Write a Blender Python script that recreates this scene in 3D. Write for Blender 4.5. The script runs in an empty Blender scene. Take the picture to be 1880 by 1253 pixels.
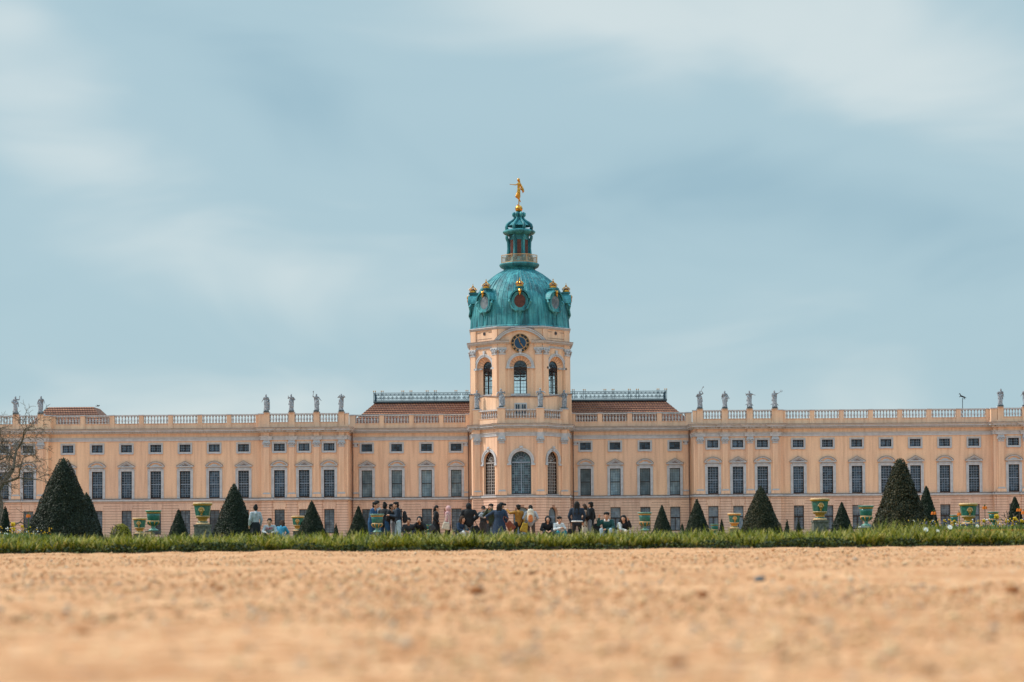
import bpy, bmesh, math, random
import numpy as np
from mathutils import Matrix, Vector
R = math.radians
PI = math.pi
rng = random.Random(7)
scn = bpy.context.scene
C = scn.collection

# ------------------------------------------------------------------ camera
FPX = 3500.0; CAMH = 0.11; PITCH = math.atan(92.5 / FPX); ROLL = R(0.45)
cam_d = bpy.data.cameras.new('camera'); cam = bpy.data.objects.new('camera', cam_d); C.objects.link(cam)
cam_d.sensor_width = 36; cam_d.lens = 36 * FPX / 1880; cam_d.shift_y = 266 / 1880
cam_d.clip_start = 0.05; cam_d.clip_end = 20000
cam_d.dof.use_dof = True; cam_d.dof.focus_distance = 130; cam_d.dof.aperture_fstop = 4.9
CAMR = Matrix.Rotation(PI / 2 + PITCH, 4, 'X') @ Matrix.Rotation(-ROLL, 4, 'Z')
cam.matrix_world = Matrix.Translation((0, 0, CAMH)) @ CAMR
scn.camera = cam
def P(px, py, Y):
    """point of the place at depth Y whose measured position in the photograph is (px, py)"""
    d = CAMR.to_3x3() @ Vector(((px - 940) / FPX, (892.5 - py) / FPX, -1))
    return Vector((0, 0, CAMH)) + d * (Y / d.y)

# ------------------------------------------------------------------ light
scn.view_settings.view_transform = 'Standard'; scn.view_settings.look = 'None'
scn.view_settings.exposure = 0.17; scn.view_settings.gamma = 1
SUN_EL, SUN_AZ = 47.0, -82.0        # azimuth from +Y (view direction), negative = left
sd = bpy.data.lights.new('sun', 'SUN'); sun = bpy.data.objects.new('sun', sd); C.objects.link(sun)
sd.energy = 3.2; sd.angle = R(5); sd.color = (1.0, 0.91, 0.79)
sv = Vector((math.sin(R(SUN_AZ)) * math.cos(R(SUN_EL)), math.cos(R(SUN_AZ)) * math.cos(R(SUN_EL)), math.sin(R(SUN_EL))))
sun.rotation_euler = sv.to_track_quat('Z', 'Y').to_euler()

w = bpy.data.worlds.new('World'); scn.world = w; w.use_nodes = True
nt = w.node_tree; N = nt.nodes; L = nt.links; N.clear()
def node(t, **k):
    n = N.new(t)
    for a, b in k.items(): setattr(n, a, b)
    return n
def lk(a, b): L.new(a, b)
def mathn(op, a, b=None, clamp=False):
    n = node('ShaderNodeMath', operation=op, use_clamp=clamp)
    for i, v in enumerate((a, b)):
        if v is None: continue
        if isinstance(v, (int, float)): n.inputs[i].default_value = v
        else: lk(v, n.inputs[i])
    return n.outputs[0]
out = node('ShaderNodeOutputWorld'); bg = node('ShaderNodeBackground'); lk(bg.outputs[0], out.inputs[0])
tc = node('ShaderNodeTexCoord'); sep = node('ShaderNodeSeparateXYZ'); lk(tc.outputs['Generated'], sep.inputs[0])
sky = node('ShaderNodeTexSky', sky_type='NISHITA'); sky.sun_disc = False
sky.sun_elevation = R(SUN_EL); sky.sun_rotation = R(SUN_AZ); sky.air_density = 1.0; sky.dust_density = 2.0
skm = node('ShaderNodeMix', data_type='RGBA', blend_type='MULTIPLY'); skm.inputs[0].default_value = 1
lk(sky.outputs[0], skm.inputs[6]); skm.inputs[7].default_value = (0.09, 0.09, 0.09, 1)
# warped noise for cloud texture
mp = node('ShaderNodeMapping'); lk(tc.outputs['Generated'], mp.inputs[0])
mp.inputs['Scale'].default_value = (3.2, 1.2, 8.0); mp.inputs['Rotation'].default_value = (0, R(22), 0)
mp.inputs['Location'].default_value = (0.35, 0, 0.2)
nz = node('ShaderNodeTexNoise'); lk(mp.outputs[0], nz.inputs['Vector'])
nz.inputs['Scale'].default_value = 2.0; nz.inputs['Detail'].default_value = 3.5; nz.inputs['Roughness'].default_value = 0.5
nz.inputs['Distortion'].default_value = 0.5
fac = mathn('MULTIPLY', mathn('SUBTRACT', nz.outputs[0], 0.5), 1.0)
def blob(cx, cz, rx, rz, ang, amp):
    global fac
    m1 = node('ShaderNodeCombineXYZ')
    a = R(ang)
    dx = mathn('SUBTRACT', sep.outputs[0], cx); dz = mathn('SUBTRACT', sep.outputs[2], cz)
    u = mathn('ADD', mathn('MULTIPLY', dx, math.cos(a) / rx), mathn('MULTIPLY', dz, math.sin(a) / rx))
    v = mathn('ADD', mathn('MULTIPLY', dx, -math.sin(a) / rz), mathn('MULTIPLY', dz, math.cos(a) / rz))
    r2 = mathn('ADD', mathn('MULTIPLY', u, u), mathn('MULTIPLY', v, v))
    g = mathn('MULTIPLY', mathn('EXPONENT', mathn('MULTIPLY', r2, -1)), amp)
    fac = mathn('ADD', fac, g)
def blobpx(px, py, rx, rz, ang, amp):
    blob((px - 940) / FPX * 0.97, (985 - py) / FPX * 0.97, rx / FPX, rz / FPX, ang, amp)
blobpx(1300, 20, 520, 130, -6, 0.52)
blobpx(1700, 190, 330, 120, -10, 0.25)
blobpx(90, 200, 330, 170, -25, 0.42)
blobpx(40, 40, 120, 60, 0, 0.3)
blobpx(600, 190, 420, 90, -30, -0.20)
blobpx(1050, 330, 300, 110, -15, -0.12)
blobpx(560, 510, 560, 80, -6, 0.30)
blobpx(1450, 560, 450, 90, 8, 0.05)
blobpx(940, 800, 1600, 140, 0, 0.44)
blobpx(1500, 360, 420, 70, -12, -0.15)
facc = mathn('ADD', fac, 0.38, clamp=True)
cr = node('ShaderNodeValToRGB'); lk(facc, cr.inputs[0])
cr.color_ramp.interpolation = 'EASE'
e = cr.color_ramp.elements
e[0].position = 0.0; e[0].color = (0.290, 0.450, 0.535, 1)
e[1].position = 1.0; e[1].color = (0.600, 0.690, 0.705, 1)
e2 = e.new(0.5); e2.color = (0.390, 0.545, 0.610, 1)
mixn = node('ShaderNodeMix', data_type='RGBA'); mixn.inputs[0].default_value = 0.90
lk(skm.outputs[2], mixn.inputs[6]); lk(cr.outputs[0], mixn.inputs[7])
# thin overcast is brighter overhead
mr = node('ShaderNodeMapRange', interpolation_type='SMOOTHSTEP'); lk(sep.outputs[2], mr.inputs[0])
mr.inputs[1].default_value = 0.30; mr.inputs[2].default_value = 0.75; mr.inputs[3].default_value = 1.0; mr.inputs[4].default_value = 2.4
mul = node('ShaderNodeVectorMath', operation='SCALE'); lk(mixn.outputs[2], mul.inputs[0]); lk(mr.outputs[0], mul.inputs['Scale'])
lk(mul.outputs[0], bg.inputs[0]); bg.inputs[1].default_value = 1.0

# ------------------------------------------------------------------ materials
MATS = {}
def mat(name, col, rough=0.8, metal=0.0, var=0.12, scale=3.0, col2=None, bump=0.0, stretch=(1, 1, 1), spec=0.3,
        coord='Object', detail=4, lo=0.35, hi=0.65, trans=0):
    m = bpy.data.materials.new(name); m.use_nodes = True; n = m.node_tree.nodes; l = m.node_tree.links
    b = n['Principled BSDF']; b.inputs['Roughness'].default_value = rough; b.inputs['Metallic'].default_value = metal
    b.inputs['Specular IOR Level'].default_value = spec
    t = n.new('ShaderNodeTexCoord'); mp = n.new('ShaderNodeMapping'); l.new(t.outputs[coord], mp.inputs[0]); mp.inputs['Scale'].default_value = stretch
    z = n.new('ShaderNodeTexNoise'); z.inputs['Scale'].default_value = scale; z.inputs['Detail'].default_value = detail
    l.new(mp.outputs[0], z.inputs['Vector'])
    r = n.new('ShaderNodeValToRGB'); l.new(z.outputs[0], r.inputs[0])
    c2 = col2 or tuple(c * (1 - var * 2) for c in col)
    r.color_ramp.elements[0].position = lo; r.color_ramp.elements[0].color = (*c2, 1)
    r.color_ramp.elements[1].position = hi; r.color_ramp.elements[1].color = (*col, 1)
    l.new(r.outputs[0], b.inputs['Base Color'])
    if bump:
        bp = n.new('ShaderNodeBump'); bp.inputs['Strength'].default_value = bump; bp.inputs['Distance'].default_value = 0.02
        l.new(z.outputs[0], bp.inputs['Height']); l.new(bp.outputs[0], b.inputs['Normal'])
    if trans:
        b.inputs['Transmission Weight'].default_value = 0
        tr = n.new('ShaderNodeBsdfTranslucent'); l.new(r.outputs[0], tr.inputs[0]); mx = n.new('ShaderNodeMixShader'); mx.inputs[0].default_value = trans
        o = n['Material Output']; l.new(b.outputs[0], mx.inputs[1]); l.new(tr.outputs[0], mx.inputs[2]); l.new(mx.outputs[0], o.inputs[0])
    MATS[name] = m; return m

def stucco(name, col, stain):
    m = bpy.data.materials.new(name); m.use_nodes = True; n = m.node_tree.nodes; l = m.node_tree.links
    b = n['Principled BSDF']; b.inputs['Roughness'].default_value = 0.92; b.inputs['Specular IOR Level'].default_value = 0.15
    t = n.new('ShaderNodeTexCoord')
    def nz(sc, st, det=5):
        mp = n.new('ShaderNodeMapping'); l.new(t.outputs['Object'], mp.inputs[0]); mp.inputs['Scale'].default_value = st
        z = n.new('ShaderNodeTexNoise'); z.inputs['Scale'].default_value = sc; z.inputs['Detail'].default_value = det; l.new(mp.outputs[0], z.inputs['Vector']); return z
    def ramp(src, p0, p1, c0, c1):
        r = n.new('ShaderNodeValToRGB'); l.new(src, r.inputs[0]); e = r.color_ramp.elements
        e[0].position = p0; e[0].color = (*c0, 1); e[1].position = p1; e[1].color = (*c1, 1); return r.outputs[0]
    def mul(a, c, f=1.0):
        x = n.new('ShaderNodeMix'); x.data_type = 'RGBA'; x.blend_type = 'MULTIPLY'; x.inputs[0].default_value = f
        l.new(a, x.inputs[6]); l.new(c, x.inputs[7]); return x.outputs[2]
    base = ramp(nz(0.09, (1, 1, 1.3), 3).outputs[0], 0.35, 0.68, tuple(c * k for c, k in zip(col, (0.87, 0.86, 0.92))), col)
    streak = ramp(nz(1.6, (1.6, 1.6, 0.10)).outputs[0], 0.30, 0.55, stain, (1, 1, 1))
    fine = ramp(nz(6, (1, 1, 1)).outputs[0], 0.3, 0.7, (0.91, 0.91, 0.92), (1.03, 1.02, 1.0))
    c = mul(mul(base, streak, 0.75), fine)
    l.new(c, b.inputs['Base Color'])
    bp = n.new('ShaderNodeBump'); bp.inputs['Strength'].default_value = 0.25; bp.inputs['Distance'].default_value = 0.01
    l.new(nz(9, (1, 1, 1)).outputs[0], bp.inputs['Height']); l.new(bp.outputs[0], b.inputs['Normal'])
    MATS[name] = m; return m
stucco('stucco', (0.905, 0.608, 0.415), (0.74, 0.70, 0.69))
stucco('stucco_low', (0.83, 0.575, 0.435), (0.74, 0.70, 0.70))
mat('groove_shade', (0.46, 0.29, 0.22), 0.95)  # darker recess behind the courses: groove shade painted as wall colour
mat('trim', (0.53, 0.55, 0.60), 0.85, var=0.09, scale=2.2, bump=0.2)
mat('trim_dark', (0.26, 0.22, 0.22), 0.85, var=0.2, scale=1.5, col2=(0.20, 0.11, 0.09))
mat('baluster_stone', (0.60, 0.58, 0.60), 0.85, var=0.18, scale=5)
mat('statue_stone', (0.38, 0.42, 0.48), 0.8, scale=5, col2=(0.12, 0.14, 0.17), bump=0.5, lo=0.33, hi=0.62)
mat('iron_window', (0.030, 0.018, 0.018), 0.5)
mat('bar_light', (0.29, 0.36, 0.47), 0.6)
mat('bar_white', (0.42, 0.40, 0.40), 0.6)
mat('iron_rail', (0.045, 0.10, 0.14), 0.5, var=0.2)
mat('gold', (0.82, 0.39, 0.07), 0.30, metal=1, scale=7, bump=0.5, col2=(0.40, 0.17, 0.03))
mat('gold_paint', (0.62, 0.28, 0.05), 0.45, var=0.2, scale=18, col2=(0.40, 0.20, 0.04))
mat('cream_paint', (0.72, 0.45, 0.23), 0.5, var=0.2, scale=18)
mat('vase_green', (0.028, 0.155, 0.125), 0.3, var=0.25, scale=10, spec=0.5)
mat('vase_light', (0.16, 0.33, 0.27), 0.35, var=0.2, scale=10, spec=0.5)
mat('red_shutter', (0.15, 0.06, 0.05), 0.7, var=0.15)
mat('clock_blue', (0.006, 0.055, 0.13), 0.35, var=0.1, spec=0.5)
mat('clock_black', (0.006, 0.008, 0.014), 0.4, spec=0.5)
mat('stone_block', (0.20, 0.18, 0.15), 0.9, scale=9, col2=(0.07, 0.065, 0.06), bump=0.5)
mat('lead', (0.07, 0.10, 0.12), 0.6)
mat('pipe', (0.20, 0.12, 0.10), 0.5, var=0.2)
mat('bark', (0.20, 0.15, 0.115), 0.95, scale=12, bump=0.5, col2=(0.07, 0.055, 0.045))
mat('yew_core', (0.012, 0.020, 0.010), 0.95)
mat('soil', (0.055, 0.038, 0.024), 0.95, scale=20)
mat('stem_green', (0.06, 0.13, 0.02), 0.7)
mat('white_petal', (0.82, 0.82, 0.78), 0.6, var=0.03)
mat('yellow_petal', (0.85, 0.55, 0.02), 0.6, var=0.1, trans=0.3)
mat('orange_petal', (0.80, 0.22, 0.02), 0.6, var=0.15, trans=0.3)
mat('violet_petal', (0.10, 0.09, 0.35), 0.6, var=0.15)

def patina():
    m = bpy.data.materials.new('copper_patina'); m.use_nodes = True; n = m.node_tree.nodes; l = m.node_tree.links
    b = n['Principled BSDF']; b.inputs['Roughness'].default_value = 0.58; b.inputs['Specular IOR Level'].default_value = 0.4
    t = n.new('ShaderNodeTexCoord')
    def nz(sc, st, det=6, rough=0.55):
        mp = n.new('ShaderNodeMapping'); l.new(t.outputs['Object'], mp.inputs[0]); mp.inputs['Scale'].default_value = st
        z = n.new('ShaderNodeTexNoise'); z.inputs['Scale'].default_value = sc; z.inputs['Detail'].default_value = det; z.inputs['Roughness'].default_value = rough
        l.new(mp.outputs[0], z.inputs['Vector']); return z.outputs[0]
    r = n.new('ShaderNodeValToRGB'); l.new(nz(0.9, (1, 1, 0.35)), r.inputs[0]); e = r.color_ramp.elements
    e[0].position = 0.30; e[0].color = (0.012, 0.080, 0.105, 1); e[1].position = 0.74; e[1].color = (0.10, 0.41, 0.44, 1)
    q = e.new(0.5); q.color = (0.030, 0.225, 0.265, 1)
    r2 = n.new('ShaderNodeValToRGB'); l.new(nz(2.6, (1.4, 1.4, 0.13)), r2.inputs[0]); e = r2.color_ramp.elements
    e[0].position = 0.36; e[0].color = (0.42, 0.50, 0.55, 1); e[1].position = 0.60; e[1].color = (1.12, 1.08, 1.06, 1)
    x = n.new('ShaderNodeMix'); x.data_type = 'RGBA'; x.blend_type = 'MULTIPLY'; x.inputs[0].default_value = 0.8
    l.new(r.outputs[0], x.inputs[6]); l.new(r2.outputs[0], x.inputs[7]); l.new(x.outputs[2], b.inputs['Base Color'])
    bp = n.new('ShaderNodeBump'); bp.inputs['Strength'].default_value = 0.35; bp.inputs['Distance'].default_value = 0.03
    l.new(nz(3, (1, 1, 1)), bp.inputs['Height']); l.new(bp.outputs[0], b.inputs['Normal'])
    MATS['patina'] = m
patina()

def tiles():
    m = bpy.data.materials.new('roof_tiles'); m.use_nodes = True; n = m.node_tree.nodes; l = m.node_tree.links
    b = n['Principled BSDF']; b.inputs['Roughness'].default_value = 0.85
    t = n.new('ShaderNodeTexCoord'); br = n.new('ShaderNodeTexBrick')
    sp = n.new('ShaderNodeSeparateXYZ'); cb = n.new('ShaderNodeCombineXYZ'); l.new(t.outputs['Object'], sp.inputs[0])
    ad = n.new('ShaderNodeMath'); l.new(sp.outputs[0], ad.inputs[0]); l.new(sp.outputs[1], ad.inputs[1])
    l.new(ad.outputs[0], cb.inputs[0]); l.new(sp.outputs[2], cb.inputs[1]); l.new(cb.outputs[0], br.inputs[0])
    br.inputs['Scale'].default_value = 1; br.inputs['Brick Width'].default_value = 0.35; br.inputs['Row Height'].default_value = 0.26
    br.inputs['Mortar Size'].default_value = 0.045; br.inputs['Color1'].default_value = (0.44, 0.19, 0.105, 1)
    br.inputs['Color2'].default_value = (0.31, 0.125, 0.075, 1); br.inputs['Mortar'].default_value = (0.06, 0.03, 0.03, 1)
    l.new(br.outputs[0], b.inputs['Base Color'])
    MATS['tiles'] = m
tiles()

def pane(name, c0, c1, cw, ch, rough=0.12):
    """old window glass: every small pane takes its own tone"""
    m = bpy.data.materials.new(name); m.use_nodes = True; n = m.node_tree.nodes; l = m.node_tree.links
    b = n['Principled BSDF']; b.inputs['Roughness'].default_value = rough; b.inputs['Specular IOR Level'].default_value = 0.5
    t = n.new('ShaderNodeTexCoord'); oi = n.new('ShaderNodeObjectInfo')
    sp = n.new('ShaderNodeVectorMath'); sp.operation = 'DIVIDE'; sp.inputs[1].default_value = (cw, 9, ch); l.new(t.outputs['Object'], sp.inputs[0])
    of = n.new('ShaderNodeVectorMath'); of.operation = 'ADD'; of.inputs[1].default_value = (100.0, 0, 0.0); l.new(sp.outputs[0], of.inputs[0])
    fl = n.new('ShaderNodeVectorMath'); fl.operation = 'FLOOR'; l.new(of.outputs[0], fl.inputs[0])
    wn = n.new('ShaderNodeTexWhiteNoise'); wn.noise_dimensions = '4D'; l.new(fl.outputs[0], wn.inputs['Vector']); l.new(oi.outputs['Random'], wn.inputs['W'])
    r = n.new('ShaderNodeValToRGB'); l.new(wn.outputs['Value'], r.inputs[0]); e = r.color_ramp.elements
    e[0].color = (*c0, 1); e[1].color = (*c1, 1)
    mr = n.new('ShaderNodeMapRange'); l.new(oi.outputs['Random'], mr.inputs[0]); mr.inputs[3].default_value = 0.55; mr.inputs[4].default_value = 1.5
    nz = n.new('ShaderNodeTexNoise'); nz.noise_dimensions = '4D'; nz.inputs['Scale'].default_value = 0.7; l.new(t.outputs['Object'], nz.inputs['Vector']); l.new(oi.outputs['Random'], nz.inputs['W'])
    m2 = n.new('ShaderNodeMapRange'); l.new(nz.outputs[0], m2.inputs[0]); m2.inputs[1].default_value = 0.35; m2.inputs[2].default_value = 0.65; m2.inputs[3].default_value = 0.6; m2.inputs[4].default_value = 1.4
    mm = n.new('ShaderNodeMath'); mm.operation = 'MULTIPLY'; l.new(mr.outputs[0], mm.inputs[0]); l.new(m2.outputs[0], mm.inputs[1])
    sc = n.new('ShaderNodeVectorMath'); sc.operation = 'SCALE'; l.new(r.outputs[0], sc.inputs[0]); l.new(mm.outputs[0], sc.inputs['Scale']); l.new(sc.outputs[0], b.inputs['Base Color'])
    MATS[name] = m
pane('pane_dark', (0.007, 0.014, 0.026), (0.045, 0.085, 0.135), 0.35, 0.357)
pane('pane_blind', (0.10, 0.155, 0.20), (0.16, 0.225, 0.27), 0.35, 0.6, 0.3)
pane('pane_low', (0.07, 0.10, 0.135), (0.14, 0.18, 0.22), 0.33, 0.36, 0.2)
pane('pane_low_r', (0.12, 0.16, 0.20), (0.24, 0.28, 0.31), 0.33, 0.36, 0.25)
pane('pane_brown', (0.028, 0.020, 0.018), (0.075, 0.055, 0.048), 0.4, 0.4)
pane('pane_teal', (0.008, 0.022, 0.035), (0.10, 0.19, 0.23), 0.42, 0.42, 0.08)
def clear_glass():
    m = bpy.data.materials.new('clear_glass'); m.use_nodes = True; n = m.node_tree.nodes; l = m.node_tree.links
    tr = n.new('ShaderNodeBsdfTransparent'); tr.inputs[0].default_value = (0.97, 0.99, 0.99, 1)
    g = n.new('ShaderNodeBsdfGlossy'); g.inputs['Roughness'].default_value = 0.05; mx = n.new('ShaderNodeMixShader'); mx.inputs[0].default_value = 0.03
    l.new(tr.outputs[0], mx.inputs[1]); l.new(g.outputs[0], mx.inputs[2]); l.new(mx.outputs[0], n['Material Output'].inputs[0]); MATS['clear_glass'] = m
clear_glass()

def foliage(name, cols, trans=0.25, rough=0.55):
    m = bpy.data.materials.new(name); m.use_nodes = True; n = m.node_tree.nodes; l = m.node_tree.links
    b = n['Principled BSDF']; b.inputs['Roughness'].default_value = rough; b.inputs['Specular IOR Level'].default_value = 0.35 if trans > .15 else 0.2
    g = n.new('ShaderNodeNewGeometry'); r = n.new('ShaderNodeValToRGB'); l.new(g.outputs['Random Per Island'], r.inputs[0])
    e = r.color_ramp.elements; e[0].position = 0; e[0].color = (*cols[0], 1); e[1].position = 1; e[1].color = (*cols[-1], 1)
    for i, c in enumerate(cols[1:-1]): q = e.new((i + 1) / (len(cols) - 1)); q.color = (*c, 1)
    l.new(r.outputs[0], b.inputs['Base Color'])
    tr = n.new('ShaderNodeBsdfTranslucent'); l.new(r.outputs[0], tr.inputs[0]); mx = n.new('ShaderNodeMixShader'); mx.inputs[0].default_value = trans
    l.new(b.outputs[0], mx.inputs[1]); l.new(tr.outputs[0], mx.inputs[2]); l.new(mx.outputs[0], n['Material Output'].inputs[0]); MATS[name] = m
foliage('yew_leaf', [(0.003, 0.008, 0.005), (0.007, 0.014, 0.007), (0.012, 0.022, 0.009), (0.042, 0.048, 0.026)], 0.08, 0.5)
foliage('yew_brown', [(0.007, 0.012, 0.006), (0.015, 0.022, 0.009), (0.034, 0.034, 0.015), (0.085, 0.065, 0.03)], 0.1, 0.55)
foliage('grass_blade', [(0.020, 0.035, 0.004), (0.085, 0.110, 0.008), (0.19, 0.205, 0.012), (0.33, 0.30, 0.022), (0.58, 0.44, 0.15)], 0.35, 0.5)
foliage('yellow_shrub', [(0.10, 0.11, 0.01), (0.25, 0.22, 0.015), (0.42, 0.34, 0.02)], 0.3)
foliage('bed_leaf', [(0.03, 0.07, 0.015), (0.09, 0.14, 0.02), (0.16, 0.20, 0.05)], 0.3)
foliage('gravel_stone', [(0.24, 0.12, 0.06), (0.55, 0.32, 0.16), (0.66, 0.42, 0.24), (0.48, 0.20, 0.08), (0.60, 0.38, 0.20), (0.64, 0.45, 0.29), (0.34, 0.26, 0.21)], 0.0, 0.9)

# ------------------------------------------------------------------ mesh builder
class MB:
    def __init__(s): s.v = []; s.f = []; s.m = []; s.M = Matrix.Identity(4); s.names = []
    def mi(s, m):
        if m not in s.names: s.names.append(m)
        return s.names.index(m)
    def add(s, vs, fs, m):
        o = len(s.v); M = s.M; i = s.mi(m)
        s.v.extend([tuple(M @ Vector(p)) for p in vs]); s.f.extend([tuple(o + k for k in f) for f in fs]); s.m.extend([i] * len(fs))
    def box(s, x0, x1, y0, y1, z0, z1, m):
        s.add([(x0, y0, z0), (x1, y0, z0), (x1, y1, z0), (x0, y1, z0), (x0, y0, z1), (x1, y0, z1), (x1, y1, z1), (x0, y1, z1)],
              [(0, 1, 5, 4), (1, 2, 6, 5), (2, 3, 7, 6), (3, 0, 4, 7), (4, 5, 6, 7), (3, 2, 1, 0)], m)
    def prism(s, poly, y0, y1, m):
        n = len(poly); vs = [(x, y0, z) for x, z in poly] + [(x, y1, z) for x, z in poly]
        fs = [tuple(range(n)), tuple(range(2 * n - 1, n - 1, -1))] + [(i, i + n, (i + 1) % n + n, (i + 1) % n) for i in range(n)]
        s.add(vs, fs, m)
    def quad(s, a, b, c, d, m): s.add([a, b, c, d], [(0, 1, 2, 3)], m)
    def lathe(s, prof, n, c, m, sx=1, sy=1, cap=True, rot=0):
        vs = []; fs = []
        for r, z in prof:
            for k in range(n):
                a = 2 * PI * k / n + rot; vs.append((c[0] + r * sx * math.cos(a), c[1] + r * sy * math.sin(a), c[2] + z))
        for i in range(len(prof) - 1):
            for k in range(n): fs.append((i * n + k, i * n + (k + 1) % n, (i + 1) * n + (k + 1) % n, (i + 1) * n + k))
        if cap: fs.append(tuple(range(n - 1, -1, -1))); fs.append(tuple(range((len(prof) - 1) * n, len(prof) * n)))
        s.add(vs, fs, m)
    def tube(s, pts, rad, n, m, cap=True):
        pts = [Vector(p) for p in pts]; vs = []; fs = []
        if isinstance(rad, (int, float)): rad = [rad] * len(pts)
        up = None
        for i, p in enumerate(pts):
            d = (pts[min(i + 1, len(pts) - 1)] - pts[max(i - 1, 0)]).normalized()
            a = Vector((0, 0, 1)) if abs(d.z) < 0.9 else Vector((1, 0, 0))
            if up is not None: a = up
            x = a.cross(d).normalized(); y = d.cross(x).normalized(); up = y
            for k in range(n):
                t = 2 * PI * k / n; vs.append(p + (x * math.cos(t) + y * math.sin(t)) * rad[i])
        for i in range(len(pts) - 1):
            for k in range(n): fs.append((i * n + k, i * n + (k + 1) % n, (i + 1) * n + (k + 1) % n, (i + 1) * n + k))
        if cap: fs.append(tuple(range(n - 1, -1, -1))); fs.append(tuple(range((len(pts) - 1) * n, len(pts) * n)))
        s.add(vs, fs, m)
    def ball(s, c, r, m, n=12, sz=1, sx=1, sy=1):
        k = max(5, n // 2); prof = [(r * math.sin(PI * i / k) + 1e-4, -r * sz * math.cos(PI * i / k)) for i in range(k + 1)]
        s.lathe(prof, n, c, m, sx, sy)
    def capsule(s, p0, p1, r0, r1, m='x', flat=1.0, n=12):
        """rounded cone from p0 to p1; flat squeezes it front to back"""
        p0 = Vector(p0); p1 = Vector(p1); d = p1 - p0; Lg = max(d.length, 1e-4); d /= Lg
        a = Vector((0, 1, 0)) if abs(d.y) < 0.9 else Vector((1, 0, 0)); x = a.cross(d).normalized(); y = d.cross(x)
        prof = [(r0 * math.cos(t), -r0 * math.sin(t)) for t in (1.45, 1.0, 0.5, 0)] + [(r1 * math.cos(t), Lg + r1 * math.sin(t)) for t in (0, 0.5, 1.0, 1.45)]
        vs = []; fs = []
        for r, h in prof:
            for k in range(n):
                t = 2 * PI * k / n; q = (x * math.cos(t) + y * math.sin(t)) * r; q.y *= flat; vs.append(p0 + d * h + q)
        for i in range(len(prof) - 1):
            for k in range(n): fs.append((i * n + k, i * n + (k + 1) % n, (i + 1) * n + (k + 1) % n, (i + 1) * n + k))
        fs.append(tuple(range(n - 1, -1, -1))); fs.append(tuple(range((len(prof) - 1) * n, len(prof) * n)))
        s.add(vs, fs, m)
    def sweep(s, prof, path, m, closed=False):
        """profile [(out, z)] along plan path going left to right, out = to the right of travel"""
        n = len(path); vs = []; fs = []; k = len(prof)
        for i in range(n):
            p = Vector(path[i])
            a = Vector(path[i - 1]) if (i > 0 or closed) else None
            b = Vector(path[(i + 1) % n]) if (i < n - 1 or closed) else None
            d1 = (p - a).normalized() if a is not None else None; d2 = (b - p).normalized() if b is not None else None
            d1 = d1 or d2; d2 = d2 or d1
            n1 = Vector((d1.y, -d1.x)); n2 = Vector((d2.y, -d2.x)); nn = (n1 + n2)
            nn = nn / max(nn.length_squared / 2, 0.25)
            for o, z in prof: vs.append((p.x + nn.x * o, p.y + nn.y * o, z))
        for i in range(n if closed else n - 1):
            j = (i + 1) % n
            for q in range(k): fs.append((i * k + q, j * k + q, j * k + (q + 1) % k, i * k + (q + 1) % k))
        if not closed: fs.append(tuple(range(k - 1, -1, -1))); fs.append(tuple(range((n - 1) * k, n * k)))
        s.add(vs, fs, m)
    def build(s, name, parent=None, smooth=False):
        me = bpy.data.meshes.new(name); me.from_pydata([tuple(p) for p in s.v], [], s.f)
        for nm in s.names: me.materials.append(MATS.get(nm))
        me.polygons.foreach_set('material_index', s.m)
        if smooth: me.polygons.foreach_set('use_smooth', [True] * len(me.polygons))
        me.update()
        return link(name, me, parent)
def link(name, me, parent=None, loc=None):
    o = bpy.data.objects.new(name, me); C.objects.link(o)
    if parent is not None: o.parent = parent
    if loc is not None: o.location = loc
    return o
def tag(o, label=None, cat=None, group=None, kind=None):
    if label: o['label'] = label
    if cat: o['category'] = cat
    if group: o['group'] = group
    if kind: o['kind'] = kind
    return o
def empty(name, loc=(0, 0, 0), rz=0): 
    o = link(name, None, None, loc); o.rotation_euler = (0, 0, rz); o.empty_display_size = 0.2; return o
def copy_tree(o, parent=None):
    c = o.copy(); C.objects.link(c)
    if parent is not None: c.parent = parent
    for ch in list(o.children): copy_tree(ch, c)
    return c
def np_mesh(name, V, F, mname, parent=None, smooth=False):
    """V (n,3), F (m,k) as one mesh"""
    me = bpy.data.meshes.new(name); V = np.asarray(V, dtype=np.float32); F = np.asarray(F, dtype=np.int32)
    me.vertices.add(len(V)); me.vertices.foreach_set('co', V.ravel()); me.loops.add(F.size); me.loops.foreach_set('vertex_index', F.ravel())
    me.polygons.add(len(F)); me.polygons.foreach_set('loop_start', np.arange(0, F.size, F.shape[1], dtype=np.int32))
    me.materials.append(MATS[mname]); me.update(calc_edges=True); me.validate()
    if smooth: me.polygons.foreach_set('use_smooth', [True] * len(me.polygons))
    return link(name, me, parent)
def remesh(mb, name, mname, voxel, parent=None, smooth=2):
    """closed shapes of mb fused into one continuous skin"""
    me = bpy.data.meshes.new(name); me.from_pydata([tuple(p) for p in mb.v], [], mb.f); me.update()
    o = bpy.data.objects.new(name, me); C.objects.link(o)
    m = o.modifiers.new('r', 'REMESH'); m.mode = 'VOXEL'; m.voxel_size = voxel
    if smooth: q = o.modifiers.new('s', 'SMOOTH'); q.iterations = smooth; q.factor = 0.5
    dg = bpy.context.evaluated_depsgraph_get(); me2 = bpy.data.meshes.new_from_object(o.evaluated_get(dg))
    bpy.data.objects.remove(o); bpy.data.meshes.remove(me)
    me2.name = name; me2.materials.clear(); me2.materials.append(MATS[mname]); me2.polygons.foreach_set('use_smooth', [True] * len(me2.polygons))
    return link(name, me2, parent)

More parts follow.
